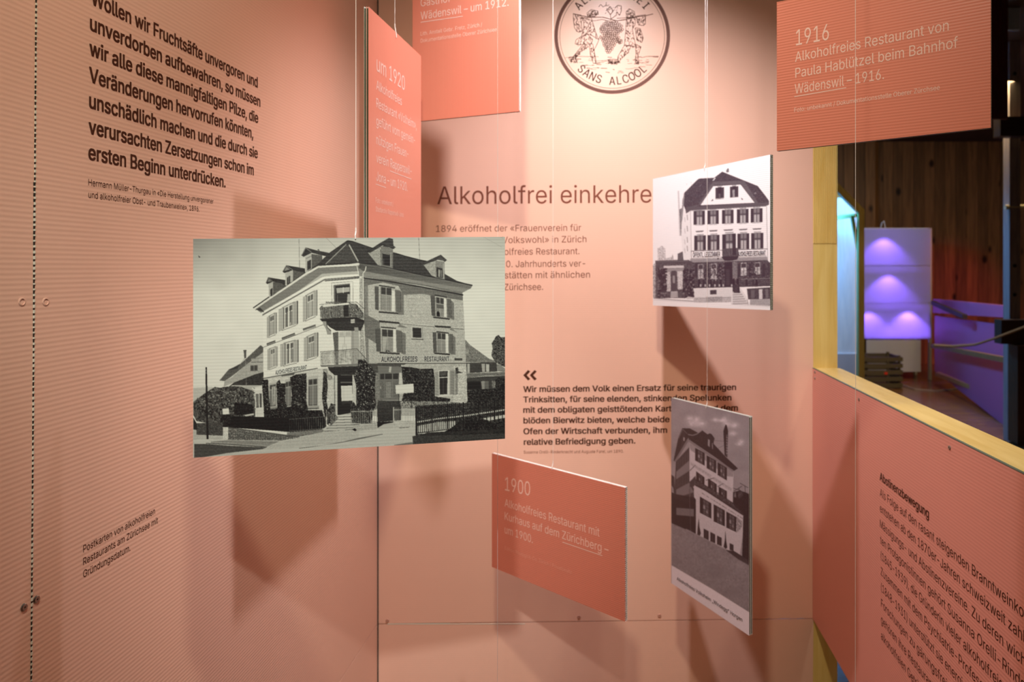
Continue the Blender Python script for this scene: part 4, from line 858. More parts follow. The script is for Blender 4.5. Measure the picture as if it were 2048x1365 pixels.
# basement and ground
Z(0, 1072)
for Q in ((426, 283, 378, 474, 308, 398), (491, 316, 405, 538, 340, 427), (555, 350, 435, 602, 374, 456), (680, 425, 490, 716, 442, 500)): r.sub(Q, 0, 0, 1, 1, 42); r.sub(Q, .46, .05, .54, 1, 80)
r.p([(362, 350), (368, 262), (378, 180), (384, 262), (398, 330), (385, 360)], 34, noise=10); r.p([(620, 460), (632, 400), (637, 300), (646, 410), (656, 470), (640, 480)], 34, noise=10)
r.p([(335, -20), (350, 0), (350, 335), (330, 325), (280, 290), (250, 290), (118, 235), (118, -60)], 34, noise=5); r.p([(118, -60), (280, -10), (280, 30), (150, -10)], 40); r.p([(160, 80), (330, 92), (330, 165), (160, 150)], 112, noise=4); r.p([(255, 285), (340, 330), (330, 345), (250, 300)], 150)
r.l([(285, -100), (300, 310)], 5, 92)
r.p([(118, 232), (255, 292), (420, 372), (650, 495), (878, 632), (888, 1125), (500, 880), (118, 648)], 136, noise=7, k=3)
r.l([(255, 292), (420, 372), (650, 495), (875, 625)], 8, 150); r.p([(640, 492), (720, 500), (875, 600), (880, 650), (760, 580)], 52, noise=8); r.soft(780, 640, 90, 50, 158, .5); r.soft(560, 700, 120, 90, 120, .5); r.soft(250, 420, 120, 90, 148, .5); r.soft(700, 900, 160, 60, 122, .5)
for i in range(60): g_ = random.Random(i); x = g_.uniform(130, 860); y = 330 + (x - 118) * .55 + g_.uniform(0, 380); r.soft(x, y, 34, 14, g_.choice((124, 150)), .25)
r.p([(112, 640), (500, 868), (890, 1112), (890, 1345), (500, 1080), (112, 820)], 236, noise=3)
r.blur(3)


# ------------------------------------------------------------------ hanging cards
def frame(tl, tr, br, bl, ZL, ZR):
    c = [U(*tl, ZL), U(*tr, ZR), U(*br, ZR), U(*bl, ZL)]
    xl = (c[0].x + c[3].x) / 2; xr = (c[1].x + c[2].x) / 2; c[0].x = c[3].x = xl; c[1].x = c[2].x = xr
    return c
def photo_mat(name, dark, light_, right=None, direction=(0, 0, 1), tint=.02, rough=.35):
    m = mat(name, (1, 1, 1), rough, .4); b = m.node_tree.nodes['Principled BSDF']
    a = N(m, 'ShaderNodeAttribute', attribute_name='tone'); r = N(m, 'ShaderNodeMix', data_type='RGBA')
    L(m, a.outputs['Fac'], r.inputs[0]); r.inputs[6].default_value = (*dark, 1); r.inputs[7].default_value = (*light_, 1)
    L(m, r.outputs[2], b.inputs['Base Color'])
    flute(m, direction, .0052, .08, tint)
    return m
def card(label, corners, vertical, face, hole=None, ras=None, T=.010, closed=GREEN, string_to=3.55, name='hanging_card', side=GREEN):
    tl, tr, br, bl = corners
    u = (tr - tl); u.z = 0; n = Vector((u.y, -u.x, 0)).normalized()
    if n.dot(-tl + Vector((0, 0, tl.z))) < 0: n = -n
    W_ = u.length; H_ = tl.z - bl.z; c = (bl + br) / 2 - n * T / 2
    rt = root(name, tuple(c), label, 'sign' if ras is None else 'photograph', 'hanging cards')
    def Q(a, b, w_): return (tl * (1 - a) + tr * a) * (1 - b) + (bl * (1 - a) + br * a) * b - n * w_
    def bx(mb, a0, a1, b0, b1, w0, w1):
        return mb.hexa([Q(a0, b1, w0), Q(a1, b1, w0), Q(a1, b1, w1), Q(a0, b1, w1), Q(a0, b0, w0), Q(a1, b0, w0), Q(a1, b0, w1), Q(a0, b0, w1)])
    # two hollow-chamber sheets back to back: skins, webs and dark cores for the shaded hollows
    for k, (w0, w1) in enumerate(((0, T * .48), (T * .52, T))):
        mb = MB(); th = .0005
        bx(mb, 0, 1, 0, 1, w0, w0 + th); bx(mb, 0, 1, 0, 1, w1 - th, w1)
        fm = face if (k == 0) else (closed if closed is not GREEN else WHITE)
        sh_ = mb.build('sheet', face if k == 0 else WHITE, rt); sh_['_o'] = tuple(rt['_o'])
        core = MB(); iu, iv = (.0008 / W_, .003 / H_) if vertical else (.003 / W_, .0008 / H_)
        bx(core, iu, 1 - iu, iv, 1 - iv, w0 + th, w1 - th)
        core.build('core_filler', side if vertical else HOLE, sh_)
        web = MB(); cnt = int((W_ if vertical else H_) / .0052); hw = .0006
        if vertical:
            for i in range(1, cnt): a = i / cnt; d = hw / W_; bx(web, a - d, a + d, 0.0002, .0035 / H_, w0 + th, w1 - th); bx(web, a - d, a + d, 1 - .0035 / H_, .9998, w0 + th, w1 - th)
        else:
            for i in range(1, cnt): a = i / cnt; d = hw / H_; bx(web, 0.0002, .0035 / W_, a - d, a + d, w0 + th, w1 - th); bx(web, 1 - .0035 / W_, .9998, a - d, a + d, w0 + th, w1 - th)
            bx(web, 0, 1, 0, .0009 / H_, w0 + th, w1 - th); bx(web, 0, 1, 1 - .0009 / H_, 1, w0 + th, w1 - th)
        web.build('flute_webs', closed if not vertical else WHITE, sh_, 'stuff')
    if ras is not None:
        R_, m, res = ras
        nu, nv = res; A = np.linspace(0, 1, nu); B = np.linspace(0, 1, nv); a, b_ = np.meshgrid(A, B)
        q = [np.array(c_) for c_ in (tl, tr, br, bl)]
        V = ((q[0] * (1 - a)[..., None] + q[1] * a[..., None]) * (1 - b_)[..., None] + (q[3] * (1 - a)[..., None] + q[2] * a[..., None]) * b_[..., None]).reshape(-1, 3)
        V = V + np.array(n) * .0004
        g_ = R_.sample(PX + F * V[:, 0] / V[:, 1], PY - F * (V[:, 2] - EYE) / V[:, 1])
        me = bpy.data.meshes.new('photo_print'); nf = (nu - 1) * (nv - 1)
        me.vertices.add(len(V)); me.vertices.foreach_set('co', (V - np.array(c)).astype(np.float32).ravel())
        i, j = np.meshgrid(np.arange(nu - 1), np.arange(nv - 1)); i = i.ravel(); j = j.ravel(); b0 = j * nu + i
        fc = np.stack([b0, b0 + nu, b0 + nu + 1, b0 + 1], 1).astype(np.int32)
        me.loops.add(nf * 4); me.loops.foreach_set('vertex_index', fc.ravel()); me.polygons.add(nf)
        me.polygons.foreach_set('loop_start', np.arange(nf, dtype=np.int32) * 4); me.update(calc_edges=True)
        at = me.attributes.new('tone', 'FLOAT', 'POINT'); at.data.foreach_set('value', (np.clip(g_, 0, 255) / 255.).astype(np.float32) ** 2.2)
        me.materials.append(m); o = bpy.data.objects.new('photo_print', me); COL.objects.link(o); o.parent = rt
    if hole:
        pl = Plane((tl.x, tl.y), (tr.x, tr.y)); h = pl.hit(*hole, .002)
        ring_ = pl.hit(hole[0], hole[1], .0016)
        MB().tube([ring_ + Vector((0, 0, 0)), ring_ + Vector((0, -.001, .006)), Vector((h.x, h.y, tl.z + .014)) - n * .004, Vector((h.x, h.y, tl.z + .02)) - n * .004], .0011, 6).build('string_loop', CLEAR, rt)
        MB().tube([Vector((h.x, h.y, tl.z + .018)) - n * .004, Vector((h.x, h.y, string_to)) - n * .004], .00045, 5).build('string', CLEAR, rt)
    rt['_n'] = tuple(n)
    return rt, Plane((tl.x, tl.y), (tr.x, tr.y))

def orange(direction, tint=.03):
    return flute(mat('coral_sheet', ORANGE, .38, .4), direction, .0052, .12, tint)
M_OH = orange((0, 0, 1), .05)
# 1 the large photograph in front
C1 = frame((385, 478), (1007, 474), (1013, 878), (388, 916), 1.10, 1.10 * 1.084)
m1 = photo_mat('sepia_print', (.010, .009, .010), (.80, .86, .76))
rt, pl = card('large black and white photograph of a corner restaurant with balconies, hanging nearest at centre left', C1, False, WHITE, (711, 478), (R1, m1, (640, 440)))
p = Print(pl, .0007)
z1 = lambda x, y: (690 + x / 5.688, 690 + y / 5.688); z3 = lambda x, y: (370 + x / 5.688, 690 + y / 5.688)
p.text('ALKOHOLFREIES', z1(413, 192), z1(822, 188), 9.8, .008); p.text('RESTAURANT', z1(905, 187), z1(1185, 185), 9.2, .006)
p.text('ALKOHOLFREIES RESTAURANT', z3(1030, 338), z3(1385, 275), 8, .010)
p.build('shop_sign_lettering', mat('print_black', (.035, .032, .036), .5), rt)
# 2 coral card seen almost edge on
dv2 = Vector((0.0, 1, 0))
C2 = frame((737.5, 13), (842, 112), (842, 510), (737, 552), 1.496, 1.851)
d2 = Vector((C2[1].x - C2[0].x, C2[1].y - C2[0].y, 0)).normalized()
rt, pl = card('coral text card headed um 1920, upright, turned nearly edge on beside the left wall', C2, True, orange(tuple(d2), .012), (793, 75))
p = Print(pl, .0003)
for s, a, e, c in (('um 1920', (753.3, 141.5), (809.6, 181.5), 31), ('Alkoholfreies', (752.6, 178.7), (803.6, 211), 19), ('Restaurant «Volheim»,', (752.6, 214.5), (833, 259), 19),
    ('geführt vom gemein-', (752.6, 250.4), (830, 288.5), 19), ('nützigen Frauen-', (752.6, 288), (816.6, 316), 19), ('verein Rapperswil-', (752.6, 324.5), (823, 350.5), 19),
    ('Jona – um 1920.', (752.6, 361.3), (814.9, 382.7), 19)): p.text(s, a, e, c, .0)
p.build('text_line', INKP, rt); p = Print(pl, .0003); p.line([(779.7, 341.9), (823, 358.7)], 1.3); p.build('underline', INKP, rt); p = Print(pl, .0003); p.line([(751.5, 368.2), (772, 375.6)], 1.3); p.build('underline', INKP, rt)
p = Print(pl, .0003).text('Foto: unbekannt /', (751.5, 405.2), (786.7, 413), 10, -.002).text('Stadtarchiv Rapperswil-Jona', (751.5, 423), (806.8, 434.4), 10, -.002); p.build('source_lettering', INKP2, rt)
# 3 coral card, top centre
ZL3 = 2.02; k3 = .934
C3 = frame((825, 0), (1038, 0), (1038, 222.6), (825, 244), ZL3, ZL3 * k3)
C3[0].z = C3[3].z + .52; C3[1].z = C3[2].z + .52
d3 = Vector((C3[1].x - C3[0].x, C3[1].y - C3[0].y, 0)).normalized()
rt, pl = card('coral text card of a Wädenswil inn um 1912, cut off by the top edge', C3, True, orange(tuple(d3), .035), (932, -352), string_to=3.55, side=mat('pale_side', (.62, .70, .66), .4))
p = Print(pl, .0003)
p.text('Gasthof', (841.2, 13.4), (901, 3.6), 15.5, .0).text('Wädenswil – um 1912.', (841.2, 39.5), (1017, 11.6), 15.5, .0); p.build('text_line', INKP, rt); p = Print(pl, .0003).line([(841.2, 44.7), (925.6, 32.4)], 1.4); p.build('underline', INKP, rt)
p = Print(pl, .0003).text('Lith. Anstalt Gebr. Fretz, Zürich /', (841.2, 71.4), (964.3, 52.8), 7.6, .0).text('Dokumentationsstelle Oberer Zürichsee', (841.2, 85.5), (993.5, 62.6), 7.6, .0); p.build('source_lettering', INKP2, rt)
# 4 white photograph, right of centre
C4 = frame((1305, 358), (1537.4, 309.5), (1543.6, 620.8), (1307, 611.4), 2.18, 2.18 * .8147)
m4 = photo_mat('violet_print', (.028, .014, .034), (.84, .87, .90), tint=.03)
rt4, pl = card('bright white photograph of a gabled four-storey restaurant with dark shutters, right of centre', C4, False, WHITE, (1408.5, 340), (R4, m4, (300, 360)))
p = Print(pl, .0007); z4 = lambda x, y: (1290 + x / 4.015, 300 + y / 4.015)
p.text('ÖFFENTL. LESEZIMMER', z4(385, 862), z4(603, 855), 9.0, .02); p.text('ALKOHOLFREIES RESTAURANT', z4(748, 853), z4(968, 846), 8.6, .02)
p.build('shop_sign_lettering', mat('print_violet', (.07, .045, .07), .5), rt4)
# 5 coral card 1900
C5 = frame((984, 907), (1250, 976), (1250, 1244.5), (983.5, 1134.7), 2.12, 2.12 * .8494)
rt, pl = card('coral text card headed 1900, hanging low in front of the back wall', C5, False, M_OH, (1104, 940), closed=WHITE)
p = Print(pl, .0003)
for s, a, e, c in (('1900', (1010, 981.5), (1060.2, 992.5), 27), ('Alkoholfreies Restaurant mit', (1009.3, 1013.5), (1199, 1074.3), 15.5), ('Kurhaus auf dem Zürichberg –', (1009.3, 1040), (1217, 1109), 15.5), ('um 1900.', (1009.3, 1067), (1065.4, 1087.3), 15.5)):
    p.text(s, a, e, c, .0)
p.build('text_line', INKP2, rt); p = Print(pl, .0003).line([(1125, 1085.1), (1204.4, 1112.2)], 1.6); p.build('underline', INKP2, rt)
p = Print(pl, .0003).text('Edition Photoglob Co, Zürich / Privatbesitz', (1009.3, 1100), (1143.4, 1149), 7, -.003); p.build('source_lettering', mat('pale_ink_faint', (.80, .36, .26), .5), rt)
# 6 tall photograph
C6 = frame((1341, 796), (1496.4, 833.7), (1500.5, 1272.4), (1344.2, 1167), 2.13, 2.13 * .8457)
d6 = Vector((C6[1].x - C6[0].x, C6[1].y - C6[0].y, 0)).normalized()
m6 = photo_mat('mauve_print', (.022, .010, .016), (.88, .85, .95), direction=tuple(d6), tint=.01)
rt6, pl = card('tall purplish photograph of a hillside restaurant with a chimney, lower right of centre', C6, True, WHITE, (1412, 817), (R6, m6, (240, 470)))
p = Print(pl, .0007); z6 = lambda x, y: (1320 + x / 4.875, 1000 + y / 4.875)
p.text('Alkoholfreies Volksheim „Windegg“ Horgen', z6(165, 783), z6(803, 1192), 6.6, .006)
p.build('caption_lettering', mat('print_caption', (.10, .08, .09), .5), rt6)
# 7 coral card 1916
C7 = frame((1555, 4), (1982, -74), (1981.5, 255.5), (1552.3, 302), 1.35, 1.35 * .845)
rt, pl = card('coral text card headed 1916, hanging at the top right in front of the window opening', C7, False, M_OH, (1760, -20))
p = Print(pl, .0003)
for s, a, e, c in (('1916', (1592, 91), (1657.7, 79.2), 31), ('Alkoholfreies Restaurant von', (1590.2, 124), (1897.3, 61), 19.5), ('Paula Hablützel beim Bahnhof', (1590.7, 156), (1915.7, 95), 19.5), ('Wädenswil – 1916.', (1589.4, 188), (1767.8, 158), 19.5)):
    p.text(s, a, e, c, -.004)
p.build('text_line', INKP, rt); p = Print(pl, .0003).line([(1588.7, 193.5), (1692.4, 175.5)], 1.7); p.build('underline', INKP, rt)
p = Print(pl, .0003).text('Foto: unbekannt / Dokumentationsstelle Oberer Zürchsee', (1588.7, 224.5), (1879.5, 179.3), 8.6, .0); p.build('source_lettering', INKP, rt)

# free strings that run down past the frame to cards hanging lower
for px, Y, lab in ((1710, 1.15, 'thin clear string in front of the 1916 card, running the full height'), (994.5, 1.55, 'thin clear string crossing the left side of the 1900 card')):
    a = U(px, 0, Y); o = MB().tube([(a.x, a.y, .12), (a.x + .001, a.y, 1.4), (a.x, a.y, 3.55)], .00042, 5).build('hanging_string', CLEAR)
    tag(o, lab, 'string')
# ------------------------------------------------------------------ the hall beyond the booth
HX0, HX1, HY0, HY1, HZ = -3.2, 7.6, -3.2, 11.2, 3.55
FLOORM = wood('floor_boards', (.30, .15, .065), (.16, .075, .03), 2.2, (.8, 5, 1), .22, .04)
fl = MB().box((HX0 - .1, HY0 - .1, -.05), (HX1 + .1, HY1 + .1, 0)).build('floor', FLOORM, kind='structure')
HALL = mat('hall_dark', (.10, .05, .03), .7)
MB().box((HX0 - .1, HY0 - .1, HZ), (HX1 + .1, HY1 + .1, HZ + .05)).build('ceiling', HALL, kind='structure')
MB().box((HX0 - .1, HY0 - .1, 0), (HX0, HY1 + .1, HZ)).build('wall_west', HALL, kind='structure')
MB().box((HX0, HY0 - .1, 0), (HX1, HY0, HZ)).build('wall_south', HALL, kind='structure')
MB().box((HX1, HY0 - .1, 0), (HX1 + .1, HY1 + .1, HZ)).build('wall_east', HALL, kind='structure')
wf = MB().box((HX0, HY1, 0), (HX1, HY1 + .1, HZ)).build('wall_north', HALL, kind='structure')
def plank_mat(i, base):
    rr = random.Random(i); k = rr.uniform(.75, 1.25); c = tuple(v * k for v in base)
    m = wood('larch_%d' % i, c, tuple(v * .55 for v in c), 1.4 + rr.random(), (9, 9, .8), .55, .12)
    nt = m.node_tree; b = nt.nodes['Principled BSDF']; old = b.inputs['Base Color'].links[0].from_socket
    g = N(m, 'ShaderNodeNewGeometry'); mp = N(m, 'ShaderNodeMapping'); mp.inputs['Scale'].default_value = (3.2, 3.2, 2.0); mp.inputs['Location'].default_value = (i * 1.7, 0, i * .9)
    L(m, g.outputs['Position'], mp.inputs[0]); v = N(m, 'ShaderNodeTexVoronoi'); v.inputs['Scale'].default_value = 1.0; L(m, mp.outputs[0], v.inputs['Vector'])
    r_ = N(m, 'ShaderNodeValToRGB'); r_.color_ramp.elements[0].position = .08; r_.color_ramp.elements[1].position = .17; r_.color_ramp.elements[0].color = (.12, .08, .06, 1); r_.color_ramp.elements[1].color = (1, 1, 1, 1)
    L(m, v.outputs['Distance'], r_.inputs[0]); mx = N(m, 'ShaderNodeMix', data_type='RGBA', blend_type='MULTIPLY'); mx.inputs[0].default_value = 1
    L(m, old, mx.inputs[6]); L(m, r_.outputs[0], mx.inputs[7]); L(m, mx.outputs[2], b.inputs['Base Color'])
    return m
PL = [plank_mat(i, (.34, .145, .045)) for i in range(4)]
Yw = HY1 - .03
x = U(1560, 500, Yw).x; i = 0
while x < HX1 - .05:
    wd = .155 + .03 * random.random(); MB().box((x + .005, Yw - .006 * (i % 2), .0), (min(x + wd, HX1), HY1 - .001, HZ)).build('plank', PL[i % 4], wf); x += wd; i += 1
# projecting boarded bay left of the light panels
jut = MB().box((U(1560, 0, 10.9).x, 10.9, 0), (U(1752, 0, 10.9).x - .02, 11.15, HZ)).build('boarded_pier', mat('pier_core', (.03, .015, .012), .8)); tag(jut, 'boarded wooden pier behind the blue lit house frame', 'pier')
x = U(1560, 0, 10.9).x
while x < U(1745, 0, 10.9).x:
    MB().box((x, 10.88, 0), (x + .155, 10.9, HZ)).build('plank', PL[i % 4], jut); x += .165; i += 1
for n_ in ():
    pass
# house-shaped timber frame with a pale blue lit cloth
Yh = 6.6
hr = root('house_frame', (U(1722, 0, Yh).x, Yh, 0), 'house-shaped pine frame with blue lit white panels seen past the corner post', 'booth')
def h(px, py, Y=Yh): return U(px, py, Y)
fz = lambda p_: Vector((p_.x, p_.y, 0))
MB().beam(fz(h(1721, 700)), h(1721, 420), .055, .055).build('post', PINEV, hr)
MB().beam(h(1722, 424), h(1640, 342), .06, .06).build('rafter', PINEV, hr)
MB().beam(fz(h(1721, 700, Yh + 1.5)), h(1721 - 24, 424, Yh + 1.5), .055, .055).build('post', PINEV, hr) if 0 else None
MB().beam(h(1636, 392, Yh + .35), h(1692, 392, Yh + .35), .04, .04).build('collar_beam', PINEV, hr)
MB().beam(h(1722, 424) + Vector((-.03, .03, -.03)), h(1640, 440, Yh + .9), .035, .035).build('tie', PINEV, hr)
MB().beam(h(1704, 432, Yh + .05), h(1716, 498, Yh + .05), .03, .03).build('brace', PINEV, hr)
BLUEP = wood('blue_lit_panel', (.72, .76, .78), (.60, .66, .70), 3, (10, 10, 1.2), .5, .05)
a_ = h(1712, 500, Yh + .5)
_q = [h(1716, 424, Yh + .9), h(1660, 366, Yh + .9), h(1600, 366, Yh + .9)]; _m = MB()
for _a, _b in zip(_q, _q[1:]):
    _m.hexa([(_b.x, Yh + .9, .62), (_a.x, Yh + .9, .62), (_a.x, Yh + .93, .62), (_b.x, Yh + .93, .62), (_b.x, Yh + .9, _b.z), (_a.x, Yh + .9, _a.z), (_a.x, Yh + .93, _a.z), (_b.x, Yh + .93, _b.z)])
_m.build('panel', BLUEP, hr)
MB().box((_q[2].x, Yh + .88, .02), (_q[0].x, Yh + .90, .62)).build('plinth_board', mat('plinth_grey', (.42, .42, .45), .6), hr)
light('blue_lamp', 'AREA', (a_.x - .6, Yh + .5, 2.5), 75, (.05, .40, 1.0), .5, aim=(a_.x - .5, Yh + 1, 1.4))
# rack of violet light boxes
Yr = 9.6
sc_ = lambda px, py: U(px, py, Yr)
rk = root('light_box_rack', (sc_(1790, 600).x, Yr, 0), 'rack of glowing violet cloth light boxes, three rows high', 'light box')
xa_, xb_ = sc_(1725, 0).x, sc_(1861, 0).x; zt = sc_(0, 458).z
ROWS = [458, 532, 606, 677]
FR = mat('rack_timber', (.50, .47, .38), .6)
for xx in (xa_, xb_): MB().box((xx - .018, Yr + .0, 0), (xx + .018, Yr + .04, zt + .01)).build('post', FR, rk); MB().box((xx - .018, Yr + .46, 0), (xx + .018, Yr + .5, zt + .01)).build('post', FR, rk)
CL = bpy.data.materials.new('backlit_cloth'); CL.use_nodes = True; nt = CL.node_tree; nt.nodes.clear()
o_ = nt.nodes.new('ShaderNodeOutputMaterial'); t_ = nt.nodes.new('ShaderNodeBsdfTranslucent'); d_ = nt.nodes.new('ShaderNodeBsdfDiffuse'); mx_ = nt.nodes.new('ShaderNodeMixShader')
t_.inputs[0].default_value = (.85, .85, .85, 1); d_.inputs[0].default_value = (.62, .64, .68, 1); mx_.inputs[0].default_value = .55
nt.links.new(d_.outputs[0], mx_.inputs[1]); nt.links.new(t_.outputs[0], mx_.inputs[2]); nt.links.new(mx_.outputs[0], o_.inputs[0])
BK = mat('rack_back', (.75, .75, .78), .7)
for r_ in range(3):
    z0, z1_ = sc_(0, ROWS[r_ + 1]).z + .006, sc_(0, ROWS[r_]).z - .006
    nn = 8; V = []; Fc = []
    for i in range(nn + 1):
        for j in range(nn + 1):
            u, v = i / nn, j / nn; V.append((xa_ + (xb_ - xa_) * u, Yr - .01 + .012 * math.sin(3 * u + 5 * v + r_) * math.sin(math.pi * u) * math.sin(math.pi * v), z0 + (z1_ - z0) * v))
    for i in range(nn):
        for j in range(nn): a = i * (nn + 1) + j; Fc.append((a, a + nn + 1, a + nn + 2, a + 1))
    obj('cloth', V, Fc, CL, rk, smooth=True)
    MB().box((xa_, Yr + .02, z0 - .018), (xb_, Yr + .48, z0 - .004)).build('shelf', BK, rk)
    MB().box((xa_, Yr + .47, z0), (xb_, Yr + .485, z1_)).build('back_panel', BK, rk)
MB().box((xa_, Yr + .0, zt), (xb_, Yr + .5, zt + .012)).build('shelf', BK, rk)
xm = lambda px: sc_(px, 0).x
for px, row, pw in ((1767, 0, 5), (1775, 1, 5), (1737, 2, 4.5), (1815, 2, 6)):
    zl = sc_(0, ROWS[row]).z - .07; light('violet_lamp', 'SPOT', (xm(px), Yr + .16, zl + .02), pw * 4.6, (.21, .10, 1.0), .03, aim=(xm(px), Yr + .02, zl - .45), angle=100, blend=.5)
MB().box((xa_ + .05, Yr - .006, sc_(0, 744).z), (sc_(1841, 0).x, Yr - .002, sc_(0, 680).z)).build('paper_sheet', mat('white_paper', (.62, .64, .68), .6), rk)
for px, py in ((1766, 448),): MB().tube([sc_(px - 5, 458), sc_(px - 2, 446), sc_(px + 2, 442), sc_(px + 5, 458)], .006).build('carry_loop', BK, rk)
# slatted crate in front of the rack
Yc = 8.9
c0, c1 = U(1729, 0, Yc).x, U(1806, 0, Yc).x; zt_ = U(0, 712, Yc).z
cr = root('slatted_crate', ((c0 + c1) / 2, Yc, 0), 'dark slatted wooden crate on the floor below the violet light boxes', 'crate')
CRM = mat('crate_wood', (.11, .09, .05), .6)
n = 5; zb_ = 0
for i in range(n):
    z0 = zt_ * (i / n) + .012; MB().box((c0, Yc, z0), (c1, Yc + .02, z0 + zt_ / n * .62)).build('slat', CRM, cr); MB().box((c0, Yc + .42, z0), (c1, Yc + .44, z0 + zt_ / n * .62)).build('slat', CRM, cr)
    MB().box((c0, Yc + .02, z0), (c0 + .02, Yc + .42, z0 + zt_ / n * .62)).build('slat', CRM, cr); MB().box((c1 - .02, Yc + .02, z0), (c1, Yc + .42, z0 + zt_ / n * .62)).build('slat', CRM, cr)
for xx in (c0 + .02, c1 - .05):
    for yy in (Yc + .02, Yc + .39): MB().box((xx, yy, 0), (xx + .03, yy + .03, zt_)).build('corner_post', CRM, cr)
MB().box((c0 + .25, Yc - .012, .18), (c0 + .29, Yc, .21)).build('indicator_lamp', mat('red_plastic', (.8, .05, .02), .3), cr)
# low parapet of boards running towards the viewer, magenta light put into its paint
PR = mat('magenta_washed_board', (.55, .15, .34), .5)
A0 = U(1868, 0, 9.3); A1 = U(2022, 0, 6.4)
def wallq(pa, pb, m, nm, parent=None, t=.04):
    (xa1, ya1, Ya), (xb1, yb1, Yb), (xc, yc, _), (xd, yd, _) = pa[0], pb[0], pb[1], pa[1]
    c = [U(xa1, ya1, Ya), U(xb1, yb1, Yb), U(xc, yc, Yb), U(xd, yd, Ya)]; c[3].x = c[0].x; c[2].x = c[1].x
    u = c[1] - c[0]; u.z = 0; n_ = Vector((-u.y, u.x, 0)).normalized()
    if n_.y < 0: n_ = -n_
    return MB().hexa([c[3], c[2], c[2] + n_ * t, c[3] + n_ * t, c[0], c[1], c[1] + n_ * t, c[0] + n_ * t]).build(nm, m, parent)
pp = root('low_parapet', (A1.x, A1.y, 0), 'low boarded parapet with magenta light in its purple paint, right of the light boxes', 'parapet')
wallq([(1872, 598, 9.3), (1872, 626, 9.3)], [(2022, 612, 6.75), (2022, 636, 6.75)], PR, 'top_rail', pp)
wallq([(1874, 632, 9.3), (1874, 742, 9.3)], [(2022, 652, 6.75), (2022, 858, 6.75)], PR, 'board_panel', pp, .03)
DK = mat('dark_rail', (.06, .03, .02), .6)
MB().beam(U(1866, 606, 9.0), U(1930, 634, 7.6), .05, .05).build('rail', DK, pp); MB().beam(U(1866, 692, 9.0), U(2016, 721, 6.5), .05, .05).build('rail', wood('rail_wood', (.42, .22, .08), (.2, .1, .04)), pp)
MB().beam(U(1872, 744, 9.1) + Vector((0, -.05, -.02)), U(2010, 800, 7.0) + Vector((0, -.06, 0)), .06, .05).build('skirting_lath', wood('lath', (.62, .34, .12), (.45, .22, .08)), pp)
MB().tube([U(1868, 691, 6.3), U(1905, 693, 6.25), U(1950, 690, 6.12), U(1990, 677, 6.0), U(2048, 655, 5.9), U(2070, 640, 5.86)], .012).build('rope', mat('hemp_rope', (.45, .32, .18), .8))
tag(bpy.data.objects['rope'], 'tan rope stretched from the light box rack towards the timber post', 'rope')
# upright timber post with bolts, cross arms
pt = root('timber_post', (U(2032, 0, 6.2).x, 6.2, 0), 'pale upright timber post with bolts at the right edge', 'post')
TW = wood('weathered_post', (.42, .36, .36), (.30, .26, .27), 3, (12, 12, 1.2))
x0, x1 = U(2019, 0, 6.2).x, U(2041, 0, 6.2).x
MB().box((x0, 6.2, 0), (x1, 6.3, HZ)).build('upright', TW, pt)
for py in (147, 532, 590): c = U(2030, py, 6.19); MB().tube([c, c + Vector((0, .02, 0))], .016, 10).build('bolt', HOLE, pt)
c = U(2017, 414, 6.2); MB().tube([c + Vector((-.02, .02, 0)), U(2060, 414, 6.2) + Vector((0, .02, 0))], .022, 10).build('dowel', mat('dowel_white', (.7, .62, .4), .4), pt)
MB().box((U(1998, 0, 6.1).x, 6.08, U(0, 273, 6.1).z), (U(2090, 0, 6.1).x, 6.19, U(0, 234, 6.1).z)).build('cross_arm', DK, pt)
MB().box((U(2000, 0, 6.1).x, 6.08, U(0, 688, 6.1).z), (U(2090, 0, 6.1).x, 6.19, U(0, 640, 6.1).z)).build('cross_arm', DK, pt)
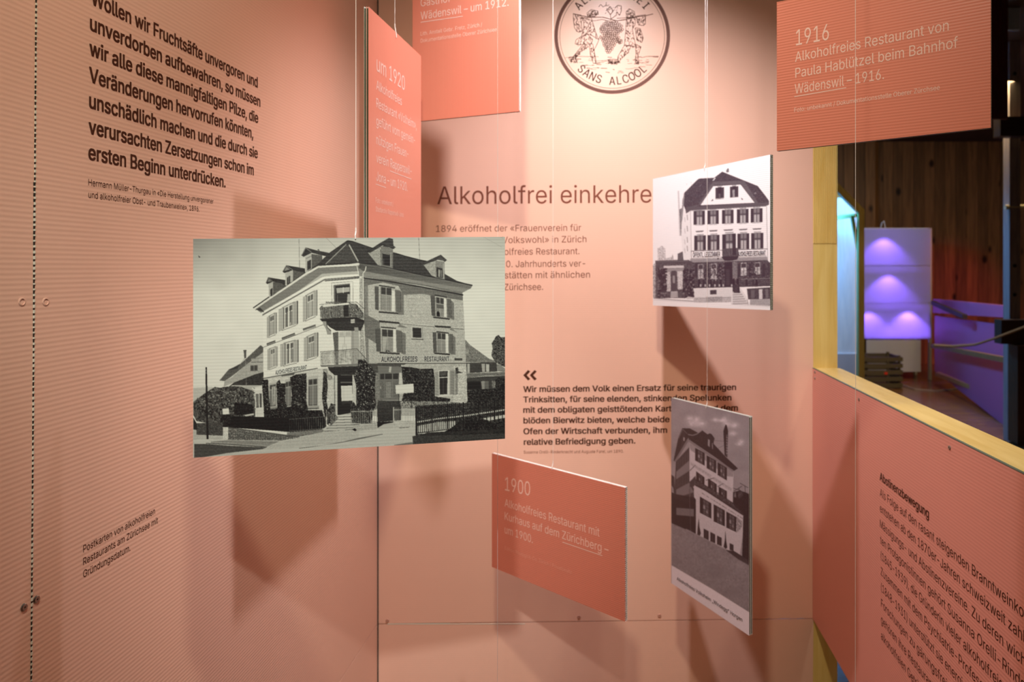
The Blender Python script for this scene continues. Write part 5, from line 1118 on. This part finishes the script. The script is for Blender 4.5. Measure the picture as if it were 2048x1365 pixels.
MB().box((U(2026, 0, 6.1).x, 6.03, .02), (U(2090, 0, 6.1).x, 6.18, U(0, 690, 6.1).z)).build('foot_post', wood('dark_post', (.12, .055, .025), (.06, .03, .015)), pt)
MB().box((U(2010, 0, 6.6).x, 6.55, 0.001), (U(2027, 0, 6.6).x, 6.6, U(0, 786, 6.6).z)).build('foot_bracket', mat('bracket_white', (.6, .62, .7), .4), pt)
# dark hanging board behind the 1916 card
hb = MB().box((U(1975, 0, 5.2).x, 5.2, U(0, 238, 5.2).z), (U(2016, 0, 5.2).x, 5.23, HZ)).build('red_board', wood('dark_red_board', (.15, .03, .02), (.09, .02, .012)))
tag(hb, 'dark red board hanging just right of the 1916 card', 'board')
MB().box((U(1998, 0, 5.4).x, 5.4, U(0, 60, 5.4).z), (U(2040, 0, 5.4).x, 5.42, HZ)).build('blue_sheet', mat('blue_white_sheet', (.5, .6, .7), .5)) ; o = bpy.data.objects['blue_sheet']; tag(o, 'pale blue sheet at the top right, beside the dark red board', 'sheet')
# cable on the floor
q_ = [U(1800, 760, 9.2), U(1830, 768, 8.8), U(1870, 766, 8.7), U(1905, 762, 8.8), U(1925, 753, 9.0)]
for v in q_: v.z = .008
tag(MB().tube(q_, .007).build('floor_cable', mat('grey_cable', (.45, .42, .45), .5)), 'thin pale cable on the floor right of the crate', 'cable')
# lights of the hall
light('hall_warm_fill', 'AREA', (3.6, 6.6, 3.3), 60, (1, .72, .36), .8, aim=(3.4, 7.5, 0))  # added warm fill for the floor and planks
light('hall_magenta', 'SPOT', (4.5, 7.2, 3.3), 150, (1, .02, .42), .05, aim=(5.35, 11.1, .7), angle=34, blend=.9)
light('sill_fill', 'SPOT', (1.25, .9, 3.0), 30, (1, .90, .70), .05, aim=(.75, 1.7, 1.2), angle=46, blend=.9)  # extra spot brightening the sill from out of view
light('frame_fill', 'SPOT', (1.7, 3.6, 3.2), 30, (1, .80, .45), .05, aim=(2.5, 6.6, 1.1), angle=24, blend=.6)  # added spot to warm the dark house-frame post
